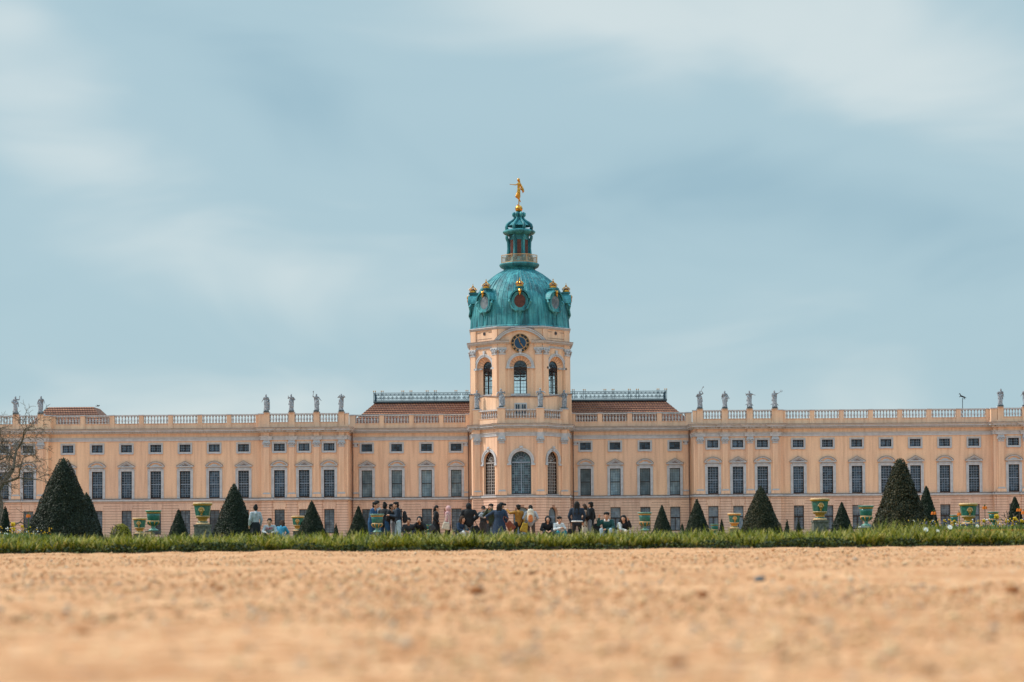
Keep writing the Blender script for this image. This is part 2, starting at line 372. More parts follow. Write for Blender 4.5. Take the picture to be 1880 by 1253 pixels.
def wall(mb, u0, u1, z0, z1, holes, y, t, m, mrev=None, back=False):
    """wall face with real openings; holes: (x0,x1,z0,z1) or (x0,x1,z0,zspring,'arch')"""
    mrev = mrev or m
    rect = []
    for h in holes:
        if len(h) == 5: hw = (h[1] - h[0]) / 2; rect.append((h[0], h[1], h[2], h[3] + hw))
        else: rect.append(h)
    xs = sorted({u0, u1, *[v for h in rect for v in h[:2]]}); zs = sorted({z0, z1, *[v for h in rect for v in h[2:4]]})
    for i in range(len(xs) - 1):
        for j in range(len(zs) - 1):
            cx = (xs[i] + xs[i + 1]) / 2; cz = (zs[j] + zs[j + 1]) / 2
            if any(a < cx < b and c < cz < d for a, b, c, d in rect): continue
            for yy in ((y, y + t) if back else (y,)):
                mb.quad((xs[i], yy, zs[j]), (xs[i + 1], yy, zs[j]), (xs[i + 1], yy, zs[j + 1]), (xs[i], yy, zs[j + 1]), m)
    for h, r in zip(holes, rect):
        a, b, c, d = r
        if len(h) == 5:
            hw = (b - a) / 2; cx = (a + b) / 2; zs_ = h[3]; n = 20
            arc = [(cx - hw * math.cos(PI * k / n), zs_ + hw * math.sin(PI * k / n)) for k in range(n + 1)]
            for k in range(n):
                (xa, za), (xb, zb) = arc[k], arc[k + 1]
                for yy in ((y, y + t) if back else (y,)):
                    mb.quad((xa, yy, za), (xb, yy, zb), (xb, yy, d), (xa, yy, d), m)
                mb.quad((xa, y, za), (xa, y + t, za), (xb, y + t, zb), (xb, y, zb), mrev)
            top = zs_
        else:
            top = d; mb.quad((a, y, d), (b, y, d), (b, y + t, d), (a, y + t, d), mrev)
        mb.quad((a, y, c), (a, y + t, c), (a, y + t, top), (a, y, top), mrev)
        mb.quad((b, y, top), (b, y + t, top), (b, y + t, c), (b, y, c), mrev)
        mb.quad((a, y + t, c), (a, y, c), (b, y, c), (b, y + t, c), mrev)
def frame(x, y, ang): return Matrix.Translation((x, y, 0)) @ Matrix.Rotation(ang, 4, 'Z')

# ------------------------------------------------------------------ ground
def ground():
    m = bpy.data.materials.new('gravel_ground'); m.use_nodes = True; n = m.node_tree.nodes; l = m.node_tree.links
    b = n['Principled BSDF']; b.inputs['Roughness'].default_value = 0.95; b.inputs['Specular IOR Level'].default_value = 0.1
    t = n.new('ShaderNodeTexCoord')
    def nz(sc, det=5):
        z = n.new('ShaderNodeTexNoise'); z.inputs['Scale'].default_value = sc; z.inputs['Detail'].default_value = det; l.new(t.outputs['Object'], z.inputs['Vector']); return z.outputs[0]
    def ramp(src, p0, p1, c0, c1):
        r = n.new('ShaderNodeValToRGB'); l.new(src, r.inputs[0]); e = r.color_ramp.elements
        e[0].position = p0; e[0].color = (*c0, 1); e[1].position = p1; e[1].color = (*c1, 1); return r.outputs[0]
    def mul(a, c):
        x = n.new('ShaderNodeMix'); x.data_type = 'RGBA'; x.blend_type = 'MULTIPLY'; x.inputs[0].default_value = 1; l.new(a, x.inputs[6]); l.new(c, x.inputs[7]); return x.outputs[2]
    a = ramp(nz(3.0, 4), 0.35, 0.65, (0.51, 0.280, 0.150), (0.65, 0.385, 0.222))
    v = n.new('ShaderNodeTexVoronoi'); v.inputs['Scale'].default_value = 85; l.new(t.outputs['Object'], v.inputs['Vector'])
    vs = n.new('ShaderNodeSeparateColor'); l.new(v.outputs['Color'], vs.inputs[0])
    c = ramp(vs.outputs[0], 0.0, 0.9, (0.72, 0.66, 0.60), (1.12, 1.10, 1.08))
    l.new(mul(mul(a, c), ramp(nz(17, 4), 0.34, 0.60, (0.74, 0.58, 0.46), (1.06, 1.06, 1.08))), b.inputs['Base Color'])
    bp = n.new('ShaderNodeBump'); bp.inputs['Strength'].default_value = 0.6; bp.inputs['Distance'].default_value = 0.006
    l.new(v.outputs['Distance'], bp.inputs['Height']); l.new(bp.outputs[0], b.inputs['Normal']); MATS['gravel'] = m
    lm = mat('lawn', (0.10, 0.15, 0.03), 0.95, scale=3, col2=(0.05, 0.09, 0.02))
    g = MB(); g.quad((-3000, -600, -0.25), (3000, -600, -0.25), (3000, 9000, -0.25), (-3000, 9000, -0.25), 'gravel'); tag(g.build('ground'), kind='structure')
    # uneven near path
    nx, ny = 260, 420
    xs = np.linspace(-8, 8, nx); ys = 0.3 * (17.5 / 0.3) ** np.linspace(0, 1, ny)
    X, Y = np.meshgrid(xs, ys); r = np.random.RandomState(3); Z = np.zeros_like(X)
    for k, a in ((1.1, .003), (2.7, .0014), (7.1, .0009), (17, .0006), (40, .0009)):
        for q in range(4):
            th = r.rand() * PI; Z += a * 0.6 * np.sin(k * (X * math.cos(th) + Y * math.sin(th)) * 2 + r.rand() * 7)
    Z += np.clip((Y - 11) / 3, 0, 1) * np.clip((15.6 - Y) / .4, 0, 1) * .007 * (np.sin(X * 4.1 + 2 * np.sin(X * 1.7)) * np.sin(Y * 3 + X) + .6 * np.sin(X * 11 + 3 * np.sin(X * 2.3)) + .3 * np.sin(X * 29 + Y * 9))
    V = np.stack([X, Y, Z], -1).reshape(-1, 3); i = np.arange(nx * ny).reshape(ny, nx)
    F = np.stack([i[:-1, :-1], i[:-1, 1:], i[1:, 1:], i[1:, :-1]], -1).reshape(-1, 4)
    tag(np_mesh('gravel_path', V, F, 'gravel', smooth=True), kind='structure')
    s = MB(); s.box(-60, 60, 18.2, 50, -0.26, 0.03, 'lawn'); tag(s.build('lawn'), kind='structure')
    s = MB(); s.box(-60, 60, -8, 18.1, -0.26, -0.02, 'gravel'); tag(s.build('path'), kind='structure')
    for a, bb, c0, c1 in ((-45, -7, 62, 120), (9, 45, 62, 120), (-45, -6, 126, 205), (8, 45, 126, 205)):
        s = MB(); s.box(a, bb, c0, c1, -0.26, -0.21, 'lawn'); tag(s.build('parterre_lawn'), kind='structure')
ground()

def pebbles():
    r = np.random.RandomState(5); n = 26000
    y = 0.9 * (15.6 / 0.9) ** (r.rand(n) ** 0.75); x = (r.rand(n) - .5) * (y * 0.62 + 0.8)
    rad = (0.0022 + 0.004 * r.rand(n) ** 3) * (1 + (y / 15.6) * 0.6)
    big = r.rand(n) < 0.022; rad[big] *= 1.9
    base = np.array([(1, 0, 0), (0, 1, 0), (-1, 0, 0), (0, -1, 0), (0, 0, 0.75), (0, 0, -0.75)], dtype=float)
    F0 = np.array([(0, 1, 4), (1, 2, 4), (2, 3, 4), (3, 0, 4), (1, 0, 5), (2, 1, 5), (3, 2, 5), (0, 3, 5)])
    th = r.rand(n) * 6.28; V = base[None] * (0.7 + 0.6 * r.rand(n, 6, 1)) * rad[:, None, None]
    c, s = np.cos(th)[:, None], np.sin(th)[:, None]
    V = np.stack([V[..., 0] * c - V[..., 1] * s, V[..., 0] * s + V[..., 1] * c, V[..., 2]], -1)
    V += np.stack([x, y, 0.001 + rad * 0.3], -1)[:, None]
    F = (F0[None] + (np.arange(n) * 6)[:, None, None]).reshape(-1, 3)
    o = np_mesh('gravel', V.reshape(-1, 3), F, 'gravel_stone'); tag(o, 'loose tan and brown gravel stones strewn over the path', 'gravel', kind='stuff')
    # dry leaves and dark stones that show as soft blots
    for px, py, rr, mt, lab in ((1395, 1070, .011, 'lead', 'small dark blue grey stone lying in the gravel, right of centre'),
                           (875, 1092, .012, 'dead_leaf', 'curled brown scrap lying in the gravel near the middle'),
                           (1290, 1097, .009, 'dead_leaf', 'brown scrap in the gravel between the middle and the blue grey stone'),
                           (1860, 1090, .011, 'dead_leaf', 'reddish brown scrap in the gravel at the right edge'),
                           (150, 1172, .008, 'dead_leaf', 'brown scrap in the gravel at lower left'),
                           (235, 1162, .006, 'dead_leaf', 'smallest brown scrap in the gravel at lower left'),
                           (405, 1085, .007, 'dead_leaf', 'brown scrap in the gravel left of the middle, farther off'),
                           (1240, 1225, .007, 'dead_leaf', 'brown scrap in the nearest gravel, right of centre')):
        pg = P(px, py, 10); dd = pg - Vector((0, 0, CAMH)); t = -CAMH / dd.z; g = Vector((0, 0, CAMH)) + dd * t
        b = MB(); q = random.Random(px)
        prof = [(rr * .3, -rr * .5), (rr, 0), (rr * .8, rr * .5), (rr * .2, rr * .8)]
        b.lathe(prof, 9, (0, 0, 0), mt, 1.3, 0.9); b.v = [(x * q.uniform(.8, 1.2), y * q.uniform(.8, 1.2), z * q.uniform(.8, 1.2)) for x, y, z in b.v]
        o = b.build('stone' if mt == 'lead' else 'dead_leaf', smooth=True); o.location = (g.x, g.y, rr * .45); tag(o, lab, 'stone' if mt == 'lead' else 'leaf')
mat('dead_leaf', (0.34, 0.13, 0.045), 0.9, scale=60)
pebbles()

# ------------------------------------------------------------------ palace
PAL = empty('palace', (1.2, 250, 0))
tag(PAL, 'long peach baroque palace with grey trim and a green domed central tower', 'palace')
# plan of the garden front, left half mirrored
half = [(-73.6, -0.8), (-61.85, -0.8), (-61.85, 0), (-34.0, 0), (-34.0, -0.8), (-22.6, -0.8), (-22.6, 3.0), (-6.6, 3.0), (-6.25, -2.7), (-5.1, -2.9), (-3.05, -5.8), (-3.05, -6.1)]
path = half + [(-x, y) for x, y in reversed(half)]
Z = dict(str0=5.0, str1=5.38, arch0=12.95, arch1=13.4, cor0=13.9, cor1=14.58, rail=16.45)
LEFTSEC = [-36.4 - 3.84 * i for i in range(7)]
AV_W = [25.1, 28.37, 31.6]; AV_P = [23.46, 26.72, 29.98, 33.27]
MID = [8.59, 12.52, 16.48, 20.44]
END_W = [64.45, 67.7, 70.95]; END_P = [62.8, 66.05, 69.3, 72.55]

SM = (0.715, 11.5, 12.48); TL = (0.70, 5.43, 9.0); GW = (0.66, 0.7, 3.85)
def hol(xs): return [h for x in xs for h in ((x - .715, x + .715, 11.5, 12.48), (x - .70, x + .70, 5.43, 9.0))]
def ghol(xs): return [(x - .66, x + .66, 0.7, 3.85) for x in xs]
def facade(u0, u1, y, xs, piers=()):
    b = MB(); b.M = Matrix.Translation((0, y, 0)); wall(b, u0, u1, 5.0, 14.6, hol(xs), 0, 0.4, 'stucco'); b.build('wall', PAL)
    b = MB(); b.M = Matrix.Translation((0, y, 0)); wall(b, u0, u1, -0.3, 5.0, ghol(xs), 0.02, 0.4, 'groove_shade', 'stucco_low')
    z = 0.0; k = 0
    while z < 4.95:
        z1 = min(z + 0.29, 4.97)
        hs = [(x - .66, x + .66) for x in xs if z < 3.85 and z1 > 0.7]
        xx = [u0] + [v for h in sorted(hs) for v in h] + [u1]
        for i in range(0, len(xx), 2): b.box(xx[i] + .002, xx[i + 1] - .002, -0.05, 0.018, z, z1, 'stucco_low')
        z += 0.345
    for x in xs:   # fanned stones over the ground floor windows
        for q in (-2, -1, 0, 1, 2):
            a0 = q * 0.27 - 0.125; a1 = q * 0.27 + 0.125; top = 4.66
            b.prism([(x + a0, 3.86), (x + a1, 3.86), (x + a1 * 1.35, top), (x + a0 * 1.35, top)], -0.08 - (0.03 if q == 0 else 0), -0.051, 'stucco_low')
    b.build('ground_floor_wall', PAL)
for s in (-1, 1):
    def rg(a, b): return (min(s * a, s * b), max(s * a, s * b))
    facade(*rg(34.0, 61.85), 0, sorted(s * -x for x in LEFTSEC))
    facade(*rg(22.6, 34.0), -0.8, sorted(s * x for x in AV_W))
    facade(*rg(61.85, 73.6), -0.8, sorted(s * x for x in END_W))
    facade(*rg(6.6, 22.6), 3.0, sorted(s * x for x in MID))
    # returns of the avant-corps, deck, side
    for xa, ya, yb in ((22.6, -0.8, 3.0), (34.0, -0.8, 0), (61.85, -0.8, 0), (73.6, -0.8, 16)):
        b = MB(); b.quad((s * xa, ya, -0.3), (s * xa, yb, -0.3), (s * xa, yb, 14.6), (s * xa, ya, 14.6), 'stucco'); b.build('return_wall', PAL)
b = MB(); b.quad((-73.6, 16, -.3), (73.6, 16, -.3), (73.6, 16, 14.4), (-73.6, 16, 14.4), 'stucco'); b.build('rear_wall', PAL)
b = MB()
for a, c, y0 in ((-73.6, -61.85, -.8), (-61.85, -34, 0), (-34, -22.6, -.8), (-22.6, 22.6, 3), (22.6, 34, -.8), (34, 61.85, 0), (61.85, 73.6, -.8)):
    b.box(a, c, y0 + .05, 16, 14.35, 14.5, 'lead')
b.add([(-6.6, 3.1, 14.5), (-6.2, -2.6, 14.5), (-3, -6, 14.5), (3, -6, 14.5), (6.2, -2.6, 14.5), (6.6, 3.1, 14.5)], [(0, 1, 2, 3, 4, 5)], 'lead')
b.build('roof_deck', PAL)

# ---- rotunda bays
RZ = dict(hw=1.27, z0=5.42, zs=9.72)
segs = []
for i in range(8, len(path) - 9):
    p, q = Vector(path[i]), Vector(path[i + 1]); segs.append((p, q))
b = MB(); bl = MB()
rot_windows = []
for p, q in segs:
    d = q - p; Ln = d.length; ang = math.atan2(d.y, d.x); fr = frame(p.x, p.y, ang); b.M = fr; bl.M = fr
    holes = []; gh = []
    if Ln > 3: 
        hw = 1.27; holes = [(Ln / 2 - hw, Ln / 2 + hw, 5.42, 9.72, 'arch')]; gh = [(Ln / 2 - 1.05, Ln / 2 + 1.05, 0.3, 2.8, 'arch')]
        rot_windows.append((p, d, Ln, ang))
    wall(b, 0, Ln, 5.0, 14.6, holes, 0, 0.5, 'stucco'); wall(bl, 0, Ln, -.3, 5.0, gh, 0.02, 0.5, 'groove_shade', 'stucco_low')
    z = 0.0
    while z < 4.95:
        z1 = min(z + 0.29, 4.97); xx = [0, Ln]
        if gh:
            hw = 1.05 if z1 <= 2.8 else (math.sqrt(max(0, 1.05 ** 2 - (z - 2.8) ** 2)) if z - 2.8 < 1.05 else 0)
            if z < 2.8: hw = 1.05
            if hw > 0: xx = [0, Ln / 2 - hw, Ln / 2 + hw, Ln]
        for i in range(0, len(xx), 2): bl.box(xx[i], xx[i + 1], -0.05, 0.018, z, z1, 'stucco_low')
        z += 0.345
b.build('rotunda_wall', PAL); bl.build('rotunda_ground_wall', PAL)
for s in (-1, 1):  # side return of the rotunda
    b = MB(); b.quad((s * 6.6, 3, -.3), (s * 6.25, -2.7, -.3), (s * 6.25, -2.7, 14.6), (s * 6.6, 3, 14.6), 'stucco'); b.build('return_wall', PAL)

def arch_ring(mb, cx, zs, r0, r1, y0, y1, m, n=24, legs=None):
    for k in range(n):
        a, c = PI * k / n, PI * (k + 1) / n
        mb.prism([(cx - r0 * math.cos(a), zs + r0 * math.sin(a)), (cx - r1 * math.cos(a), zs + r1 * math.sin(a)),
                  (cx - r1 * math.cos(c), zs + r1 * math.sin(c)), (cx - r0 * math.cos(c), zs + r0 * math.sin(c))], y0, y1, m)
    if legs is not None:
        for s in (-1, 1): x0, x1 = sorted((cx + s * r0, cx + s * r1)); mb.box(x0, x1, y0, y1, legs, zs, m)
def rot_window(p, ang, Ln, pm, barm, fine, center=False):
    root = MB(); root.M = Matrix.Identity(4)
    arch_ring(root, 0, 9.72, 1.27, 1.62, -0.10, 0.0, 'trim', legs=9.35); arch_ring(root, 0, 9.72, 1.5, 1.68, -0.16, -0.10, 'trim')
    for s in (-1, 1): x0, x1 = sorted((s * 1.27, s * 1.80)); root.box(x0, x1, -0.18, 0, 9.2, 9.42, 'trim')
    for s in (-1, 1): x0, x1 = sorted((s * 1.27, s * 1.50)); root.box(x0, x1, -0.05, 0, 5.4, 9.2, 'stucco')
    root.prism([(-.14, 11.05), (.14, 11.05), (.24, 11.65), (-.24, 11.65)], -0.24, -0.165, 'trim'); root.ball((0, -.24, 11.45), .17, 'trim', 8)
    root.box(-1.27, 1.27, -0.12, 0.3, 5.39, 5.50, 'baluster_stone')
    o = root.build('arched_window', PAL); o.matrix_local = frame(p.x, p.y, ang) @ Matrix.Translation((Ln / 2, 0, 0))
    g = MB(); n = 20; g.prism([(-1.27, 5.42), (1.27, 5.42)] + [(1.27 * math.cos(PI * k / n), 9.72 + 1.27 * math.sin(PI * k / n)) for k in range(n + 1)][0:], 0.36, 0.38, pm)
    g.build('pane', o)
    f = MB()
    arch_ring(f, 0, 9.72, 1.17, 1.27, 0.27, 0.34, 'iron_window' if not center else 'lead', legs=5.5)
    f.box(-1.17, 1.17, 0.27, 0.34, 5.5, 5.62, 'iron_window'); f.box(-1.17, 1.17, 0.24, 0.34, 9.50, 9.66, barm)
    nxx, nzz = (8, 13) if fine else (6, 10); tt = 0.014 if fine else 0.024
    for i in range(1, nxx): x = -1.17 + 2.34 * i / nxx; ww = 0.05 if i == nxx // 2 else tt; f.box(x - ww, x + ww, 0.29, 0.33, 5.62, 9.5, barm)
    for j in range(1, nzz): z = 5.62 + 3.88 * j / nzz; f.box(-1.17, 1.17, 0.30, 0.325, z - tt, z + tt, barm)
    for k in range(1, 8):
        a = PI * k / 8; f.tube([(0, .31, 9.72), (1.2 * math.cos(a), .31, 9.72 + 1.2 * math.sin(a))], tt, 5, barm)
    arch_ring(f, 0, 9.72, 0.55, 0.60, 0.29, 0.325, barm, 14)
    f.build('glazing_bars', o)
for i, (p, d, Ln, ang) in enumerate(rot_windows):
    c = abs(ang) < 0.1 and abs(p.x) < 4
    rot_window(p, ang, Ln, 'pane_teal' if c else 'pane_brown', 'bar_light' if c else 'bar_white', c, c)
    g = MB(); n = 20; g.prism([(-1.05, .3)] + [(1.05, .3)] + [(1.05 * math.cos(PI * k / n), 2.8 + 1.05 * math.sin(PI * k / n)) for k in range(n + 1)], 0.40, 0.42, 'pane_blind')
    f = g.build('arched_door', PAL); f.matrix_local = frame(p.x, p.y, ang) @ Matrix.Translation((Ln / 2, 0, 0))
    g = MB(); g.box(-1.05, 1.05, .36, .40, 2.5, 2.62, 'bar_light'); g.box(-.06, .06, .34, .40, .3, 2.5, 'iron_window'); arch_ring(g, 0, 2.8, .98, 1.05, .34, .40, 'iron_window', legs=.3)
    for j in range(1, 6): g.box(-1.05, 1.05, .375, .40, .3 + j * .4, .33 + j * .4, 'bar_light')
    g.build('frame', f)

# ---- windows (one of each kind, then copied)
def pediment(mb, kind, z0=9.55):
    hw, hh = 1.14, 0.73
    mb.box(-hw, hw, -0.26, 0, z0, z0 + 0.10, 'trim'); mb.box(-hw + .06, hw - .06, -0.18, 0, z0 - .08, z0, 'trim')
    if kind == 'tri':
        for s in (-1, 1):
            p = [(s * hw, z0 + .10), (0, z0 + hh), (0, z0 + hh - .16), (s * (hw - .28), z0 + .10)]
            if s > 0: p = p[::-1]
            mb.prism(p, -0.26, 0, 'trim'); p = [(s * (hw + .04), z0 + .13), (0, z0 + hh + .045), (0, z0 + hh + .002), (s * (hw - .02), z0 + .102)]
            mb.prism(p if s < 0 else p[::-1], -0.31, 0, 'trim_dark')
        mb.prism([(-hw + .3, z0 + .10), (hw - .3, z0 + .10), (0, z0 + hh - .18)], -0.09, 0, 'trim')
        mb.prism([(-.45, z0 + .13), (.45, z0 + .13), (0, z0 + hh - .36)], -0.12, -.09, 'trim_dark')
    else:
        n = 16; Rr = (hw ** 2 + .60 ** 2) / (2 * .60); cz = z0 + .10 + .60 - Rr; a0 = math.asin(hw / Rr)
        def arc(r, k): a = -a0 + 2 * a0 * k / n; return (r * math.sin(a), max(z0 + .10, cz + r * math.cos(a)))
        for k in range(n):
            mb.prism([arc(Rr - .15, k), arc(Rr - .15, k + 1), arc(Rr, k + 1), arc(Rr, k)], -0.26, 0, 'trim')
            mb.prism([arc(Rr + .003, k), arc(Rr + .003, k + 1), arc(Rr + .045, k + 1), arc(Rr + .045, k)], -0.31, 0, 'trim_dark')
        mb.prism([(-hw + .25, z0 + .10), (hw - .25, z0 + .10)] + [arc(Rr - .16, k) for k in range(n - 2, 1, -1)], -0.09, 0, 'stucco')
        mb.prism([(-.5, z0 + .13), (.5, z0 + .13), (.3, z0 + .3), (0, z0 + .36), (-.3, z0 + .3)], -0.12, -.09, 'trim')
def tall(kind, mode):
    b = MB(); ow = 1.015
    for s in (-1, 1):
        x0, x1 = sorted((s * .70, s * ow)); b.box(x0, x1, -0.09, 0, 5.40, 9.31, 'trim')
        x0, x1 = sorted((s * (ow - .09), s * (ow + .03))); b.box(x0, x1, -0.13, -0.0905, 5.40, 9.31, 'trim')
    b.box(-.70, .70, -0.09, 0, 9.0, 9.31, 'trim'); b.box(-ow + .09, ow - .09, -0.13, -.0905, 9.22, 9.31, 'trim')
    b.box(-.82, .82, -.06, 0, 9.312, 9.46, 'trim')
    r = b.build('tall_window', PAL)
    p = MB(); pediment(p, kind); p.build('pediment', r)
    p = MB(); p.box(-.70, .70, .25, .27, 5.43, 9.0, {'dark': 'pane_dark', 'blind': 'pane_blind'}[mode]); p.build('pane', r)
    p = MB(); fm = 'iron_window'
    for s in (-1, 1): x0, x1 = sorted((s * .63, s * .70)); p.box(x0, x1, .14, .22, 5.43, 9.0, fm)
    p.box(-.63, .63, .14, .22, 8.93, 9.0, fm); p.box(-.63, .63, .12, .22, 5.43, 5.60 if mode == 'dark' else 5.52, fm)
    if mode == 'dark':
        for i in (1, 2, 3): x = -.63 + 1.26 * i / 4; p.box(x - .017, x + .017, .17, .205, 5.6, 8.93, 'bar_light')
        for j in range(1, 10): z = 5.6 + 3.33 * j / 10; t = .045 if j == 5 else .017; p.box(-.63, .63, .175, .21, z - t, z + t, 'bar_light')
    else:
        p.box(-.63, .63, .14, .21, 7.20, 7.27, fm)
        for i in (1, 2, 3): x = -.63 + 1.26 * i / 4; p.box(x - .008, x + .008, .19, .215, 5.52, 8.93, 'lead')
        for j in range(1, 10): z = 5.52 + 3.41 * j / 10; p.box(-.63, .63, .195, .215, z - .007, z + .007, 'lead')
    p.build('glazing_bars', r)
    return r
def small(mode):
    b = MB()
    for s in (-1, 1): x0, x1 = sorted((s * .715, s * .93)); b.box(x0, x1, -.08, 0, 11.30, 12.70, 'trim'); x0, x1 = sorted((s * .86, s * .95)); b.box(x0, x1, -.12, -.0805, 11.32, 12.70, 'trim')
    b.box(-.715, .715, -.08, 0, 12.48, 12.70, 'trim'); b.box(-.715, .715, -.08, 0, 11.28, 11.5, 'trim'); b.box(-.86, .86, -.12, -.0805, 12.62, 12.70, 'trim')
    b.prism([(-.95, 11.30), (-.8, 11.22), (0, 11.27), (.8, 11.22), (.95, 11.30)], -.12, -.0, 'trim')
    r = b.build('attic_window', PAL)
    p = MB(); p.box(-.715, .715, .22, .24, 11.5, 12.48, 'pane_dark'); p.build('pane', r)
    p = MB(); fm = 'iron_window'
    for s in (-1, 1): x0, x1 = sorted((s * .66, s * .715)); p.box(x0, x1, .12, .19, 11.5, 12.48, fm)
    p.box(-.66, .66, .12, .19, 12.42, 12.48, fm); p.box(-.66, .66, .12, .19, 11.5, 11.56, fm); p.box(-.035, .035, .12, .19, 11.56, 12.42, fm)
    for x in (-.45, -.24, .24, .45): p.box(x - .012, x + .012, .15, .18, 11.56, 12.42, 'bar_light' if mode else 'iron_window')
    for z in (11.84, 12.13): p.box(-.66, .66, .155, .182, z - .012, z + .012, 'bar_light' if mode else 'iron_window')
    p.build('glazing_bars', r); return r
def lowwin(side):
    b = MB(); fm = 'iron_window'
    for s in (-1, 1): x0, x1 = sorted((s * .60, s * .66)); b.box(x0, x1, .14, .22, .7, 3.85, fm)
    b.box(-.60, .60, .14, .22, 3.79, 3.85, fm); b.box(-.60, .60, .14, .22, .7, .8, fm)
    if side: b.box(-.60, .60, .12, .22, 2.36, 2.50, fm); b.box(-.04, .04, .13, .22, .8, 2.36, fm)
    bm = 'bar_light'
    for i in ((1, 2, 3) if side else (2,)): x = -.6 + 1.2 * i / 4; b.box(x - .014, x + .014, .17, .205, .8, 3.79, bm if side else fm)
    for j in range(1, 9): z = .8 + 2.99 * j / 9; b.box(-.60, .60, .175, .21, z - .012, z + .012, bm if side else fm)
    r = b.build('ground_window', PAL)
    p = MB(); p.box(-.66, .66, .25, .27, .7, 3.85, 'pane_low_r' if side else 'pane_low'); p.build('pane', r); return r
protos = {}
def place(key, maker, x, y):
    if key in protos: o = copy_tree(protos[key], PAL)
    else: o = protos[key] = maker()
    o.location = (x, y, 0)
for s in (-1, 1):
    rows = [(-x for x in LEFTSEC)] ; k = 0
    for y, xs, mode in ((3.0, MID, 'blind'), (-0.8, AV_W, 'dark'), (0.0, [-x for x in LEFTSEC], 'dark'), (-0.8, END_W, 'dark')):
        for x in xs:
            if y == 3.0: seg = (k % 2 == 0)
            # the photograph alternates arched and pointed hoods; the wing next to the tower starts arched
            kind = 'seg' if k % 2 == 0 else 'tri'
            place(('t', kind, mode), lambda: tall(kind, mode), s * x, y)
            place(('s', mode == 'dark'), lambda: small(mode == 'dark'), s * x, y)
            place(('g', s > 0), lambda: lowwin(s > 0), s * x, y)
            k += 1
            if y == 3.0 and x == MID[-1]: k = 0
            if x == AV_W[-1]: k = 1

# ---- pilasters
def pilaster():
    b = MB(); m = 'stucco'
    b.box(-.60, .60, -.07, 0, 5.38, 13.0, m); b.box(-.37, .37, -.20, -.0705, 6.05, 12.05, m)
    b.prism([(-.62, 5.38), (.62, 5.38), (.56, 5.85), (-.56, 5.85)], -.30, -.0, m)
    r = b.build('pilaster', PAL)
    c = MB(); c.box(-.47, .47, -.27, 0, 5.86, 5.94, 'trim'); c.box(-.42, .42, -.24, 0, 5.94, 6.05, 'trim'); c.build('base', r)
    c = MB(); c.box(-.40, .40, -.24, 0, 12.0, 12.10, 'trim'); c.prism([(-.34, 12.1), (.34, 12.1), (.42, 12.55), (-.42, 12.55)], -.24, 0, 'trim'); c.box(-.52, .52, -.33, 0, 12.55, 12.66, 'trim')
    for s in (-1, 1):
        c.tube([(s * .40, -.36, 12.42), (s * .40, -.05, 12.42)], .13, 10, 'trim'); c.ball((s * .40, -.37, 12.42), .06, 'trim_dark', 6)
        for q in (0, .17): c.ball((s * (q + .02), -.26, 12.28 + q * .3), .09, 'trim', 6, sz=1.6)
    c.ball((0, -.33, 12.55), .10, 'trim', 8); c.box(-.42, .42, -.22, 0, 12.66, 13.42, 'trim'); c.box(-.36, .36, -.22, 0, 13.42, 13.9, 'stucco')
    c.build('capital', r)
    c = MB(); z = 0
    while z < 4.95: z1 = min(z + .29, 4.97); c.box(-.66, .66, -.19, -.051, z, z1, 'stucco_low'); z += .345
    c.box(-.64, .64, -.13, -.052, -.3, 4.99, 'groove_shade'); c.build('pier', r); return r
def slimpil():
    b = MB(); b.box(-.30, .30, -.10, 0, 5.38, 13.0, 'stucco'); r = b.build('pilaster', PAL)
    c = MB(); c.box(-.32, .32, -.16, 0, 12.1, 12.2, 'trim'); c.prism([(-.26, 12.2), (.26, 12.2), (.34, 12.55), (-.34, 12.55)], -.17, 0, 'trim'); c.box(-.38, .38, -.2, 0, 12.55, 12.66, 'trim'); c.ball((-.26, -.2, 12.4), .1, 'trim_dark', 6); c.ball((.26, -.2, 12.4), .1, 'trim_dark', 6)
    c.build('capital', r); c = MB(); c.box(-.36, .36, -.16, 0, 5.9, 6.1, 'trim'); c.build('base', r); return r
for s in (-1, 1):
    for x in AV_P + END_P: place('pil', pilaster, s * x, -0.8)
    for x in (7.3, 21.9): place('slim', slimpil, s * x, 3.0)
    place('pil', pilaster, s * 2.48, -6.1); place('pil', pilaster, s * 5.65, -2.8)

# ---- cornices, with breaks over the pilasters
def jogged(path, amt=0.22, w=0.62):
    outp = []
    px = sorted([s * x for s in (-1, 1) for x in AV_P + END_P])
    for i, p in enumerate(path):
        outp.append(p)
        if i < len(path) - 1:
            q = path[i + 1]
            if p[1] == q[1] == -0.8:
                for x in px:
                    if p[0] < x < q[0]:
                        a, c = max(x - w, p[0] + .02), min(x + w, q[0] - .02)
                        outp += [(a, p[1]), (a, p[1] - amt), (c, p[1] - amt), (c, p[1])]
    return outp
jp = jogged(path)
b = MB(); b.sweep([(0.0, 5.0), (0.10, 5.0), (0.22, 5.12), (0.22, 5.28), (0.14, 5.36), (0, 5.36)], jogged(path, .18, .7), 'trim')
b.sweep([(0.0, 5.361), (0.26, 5.361), (0.24, 5.42), (0, 5.42)], jogged(path, .18, .7), 'trim_dark'); b.build('string_course', PAL)
b = MB(); b.sweep([(0, 12.95), (0.08, 12.95), (0.08, 13.15), (0.12, 13.16), (0.12, 13.33), (0.2, 13.36), (0.2, 13.42), (0, 13.42)], jp, 'trim'); b.build('architrave', PAL)
b = MB(); b.sweep([(0, 13.92), (0.12, 13.92), (0.16, 14.0), (0.2, 14.0), (0.2, 14.14), (0.52, 14.18), (0.52, 14.34), (0.62, 14.40), (0.68, 14.50), (0, 14.52)], jp, 'trim')
b.sweep([(0, 14.521), (0.70, 14.505), (0.70, 14.56), (0, 14.60)], jp, 'trim_dark')
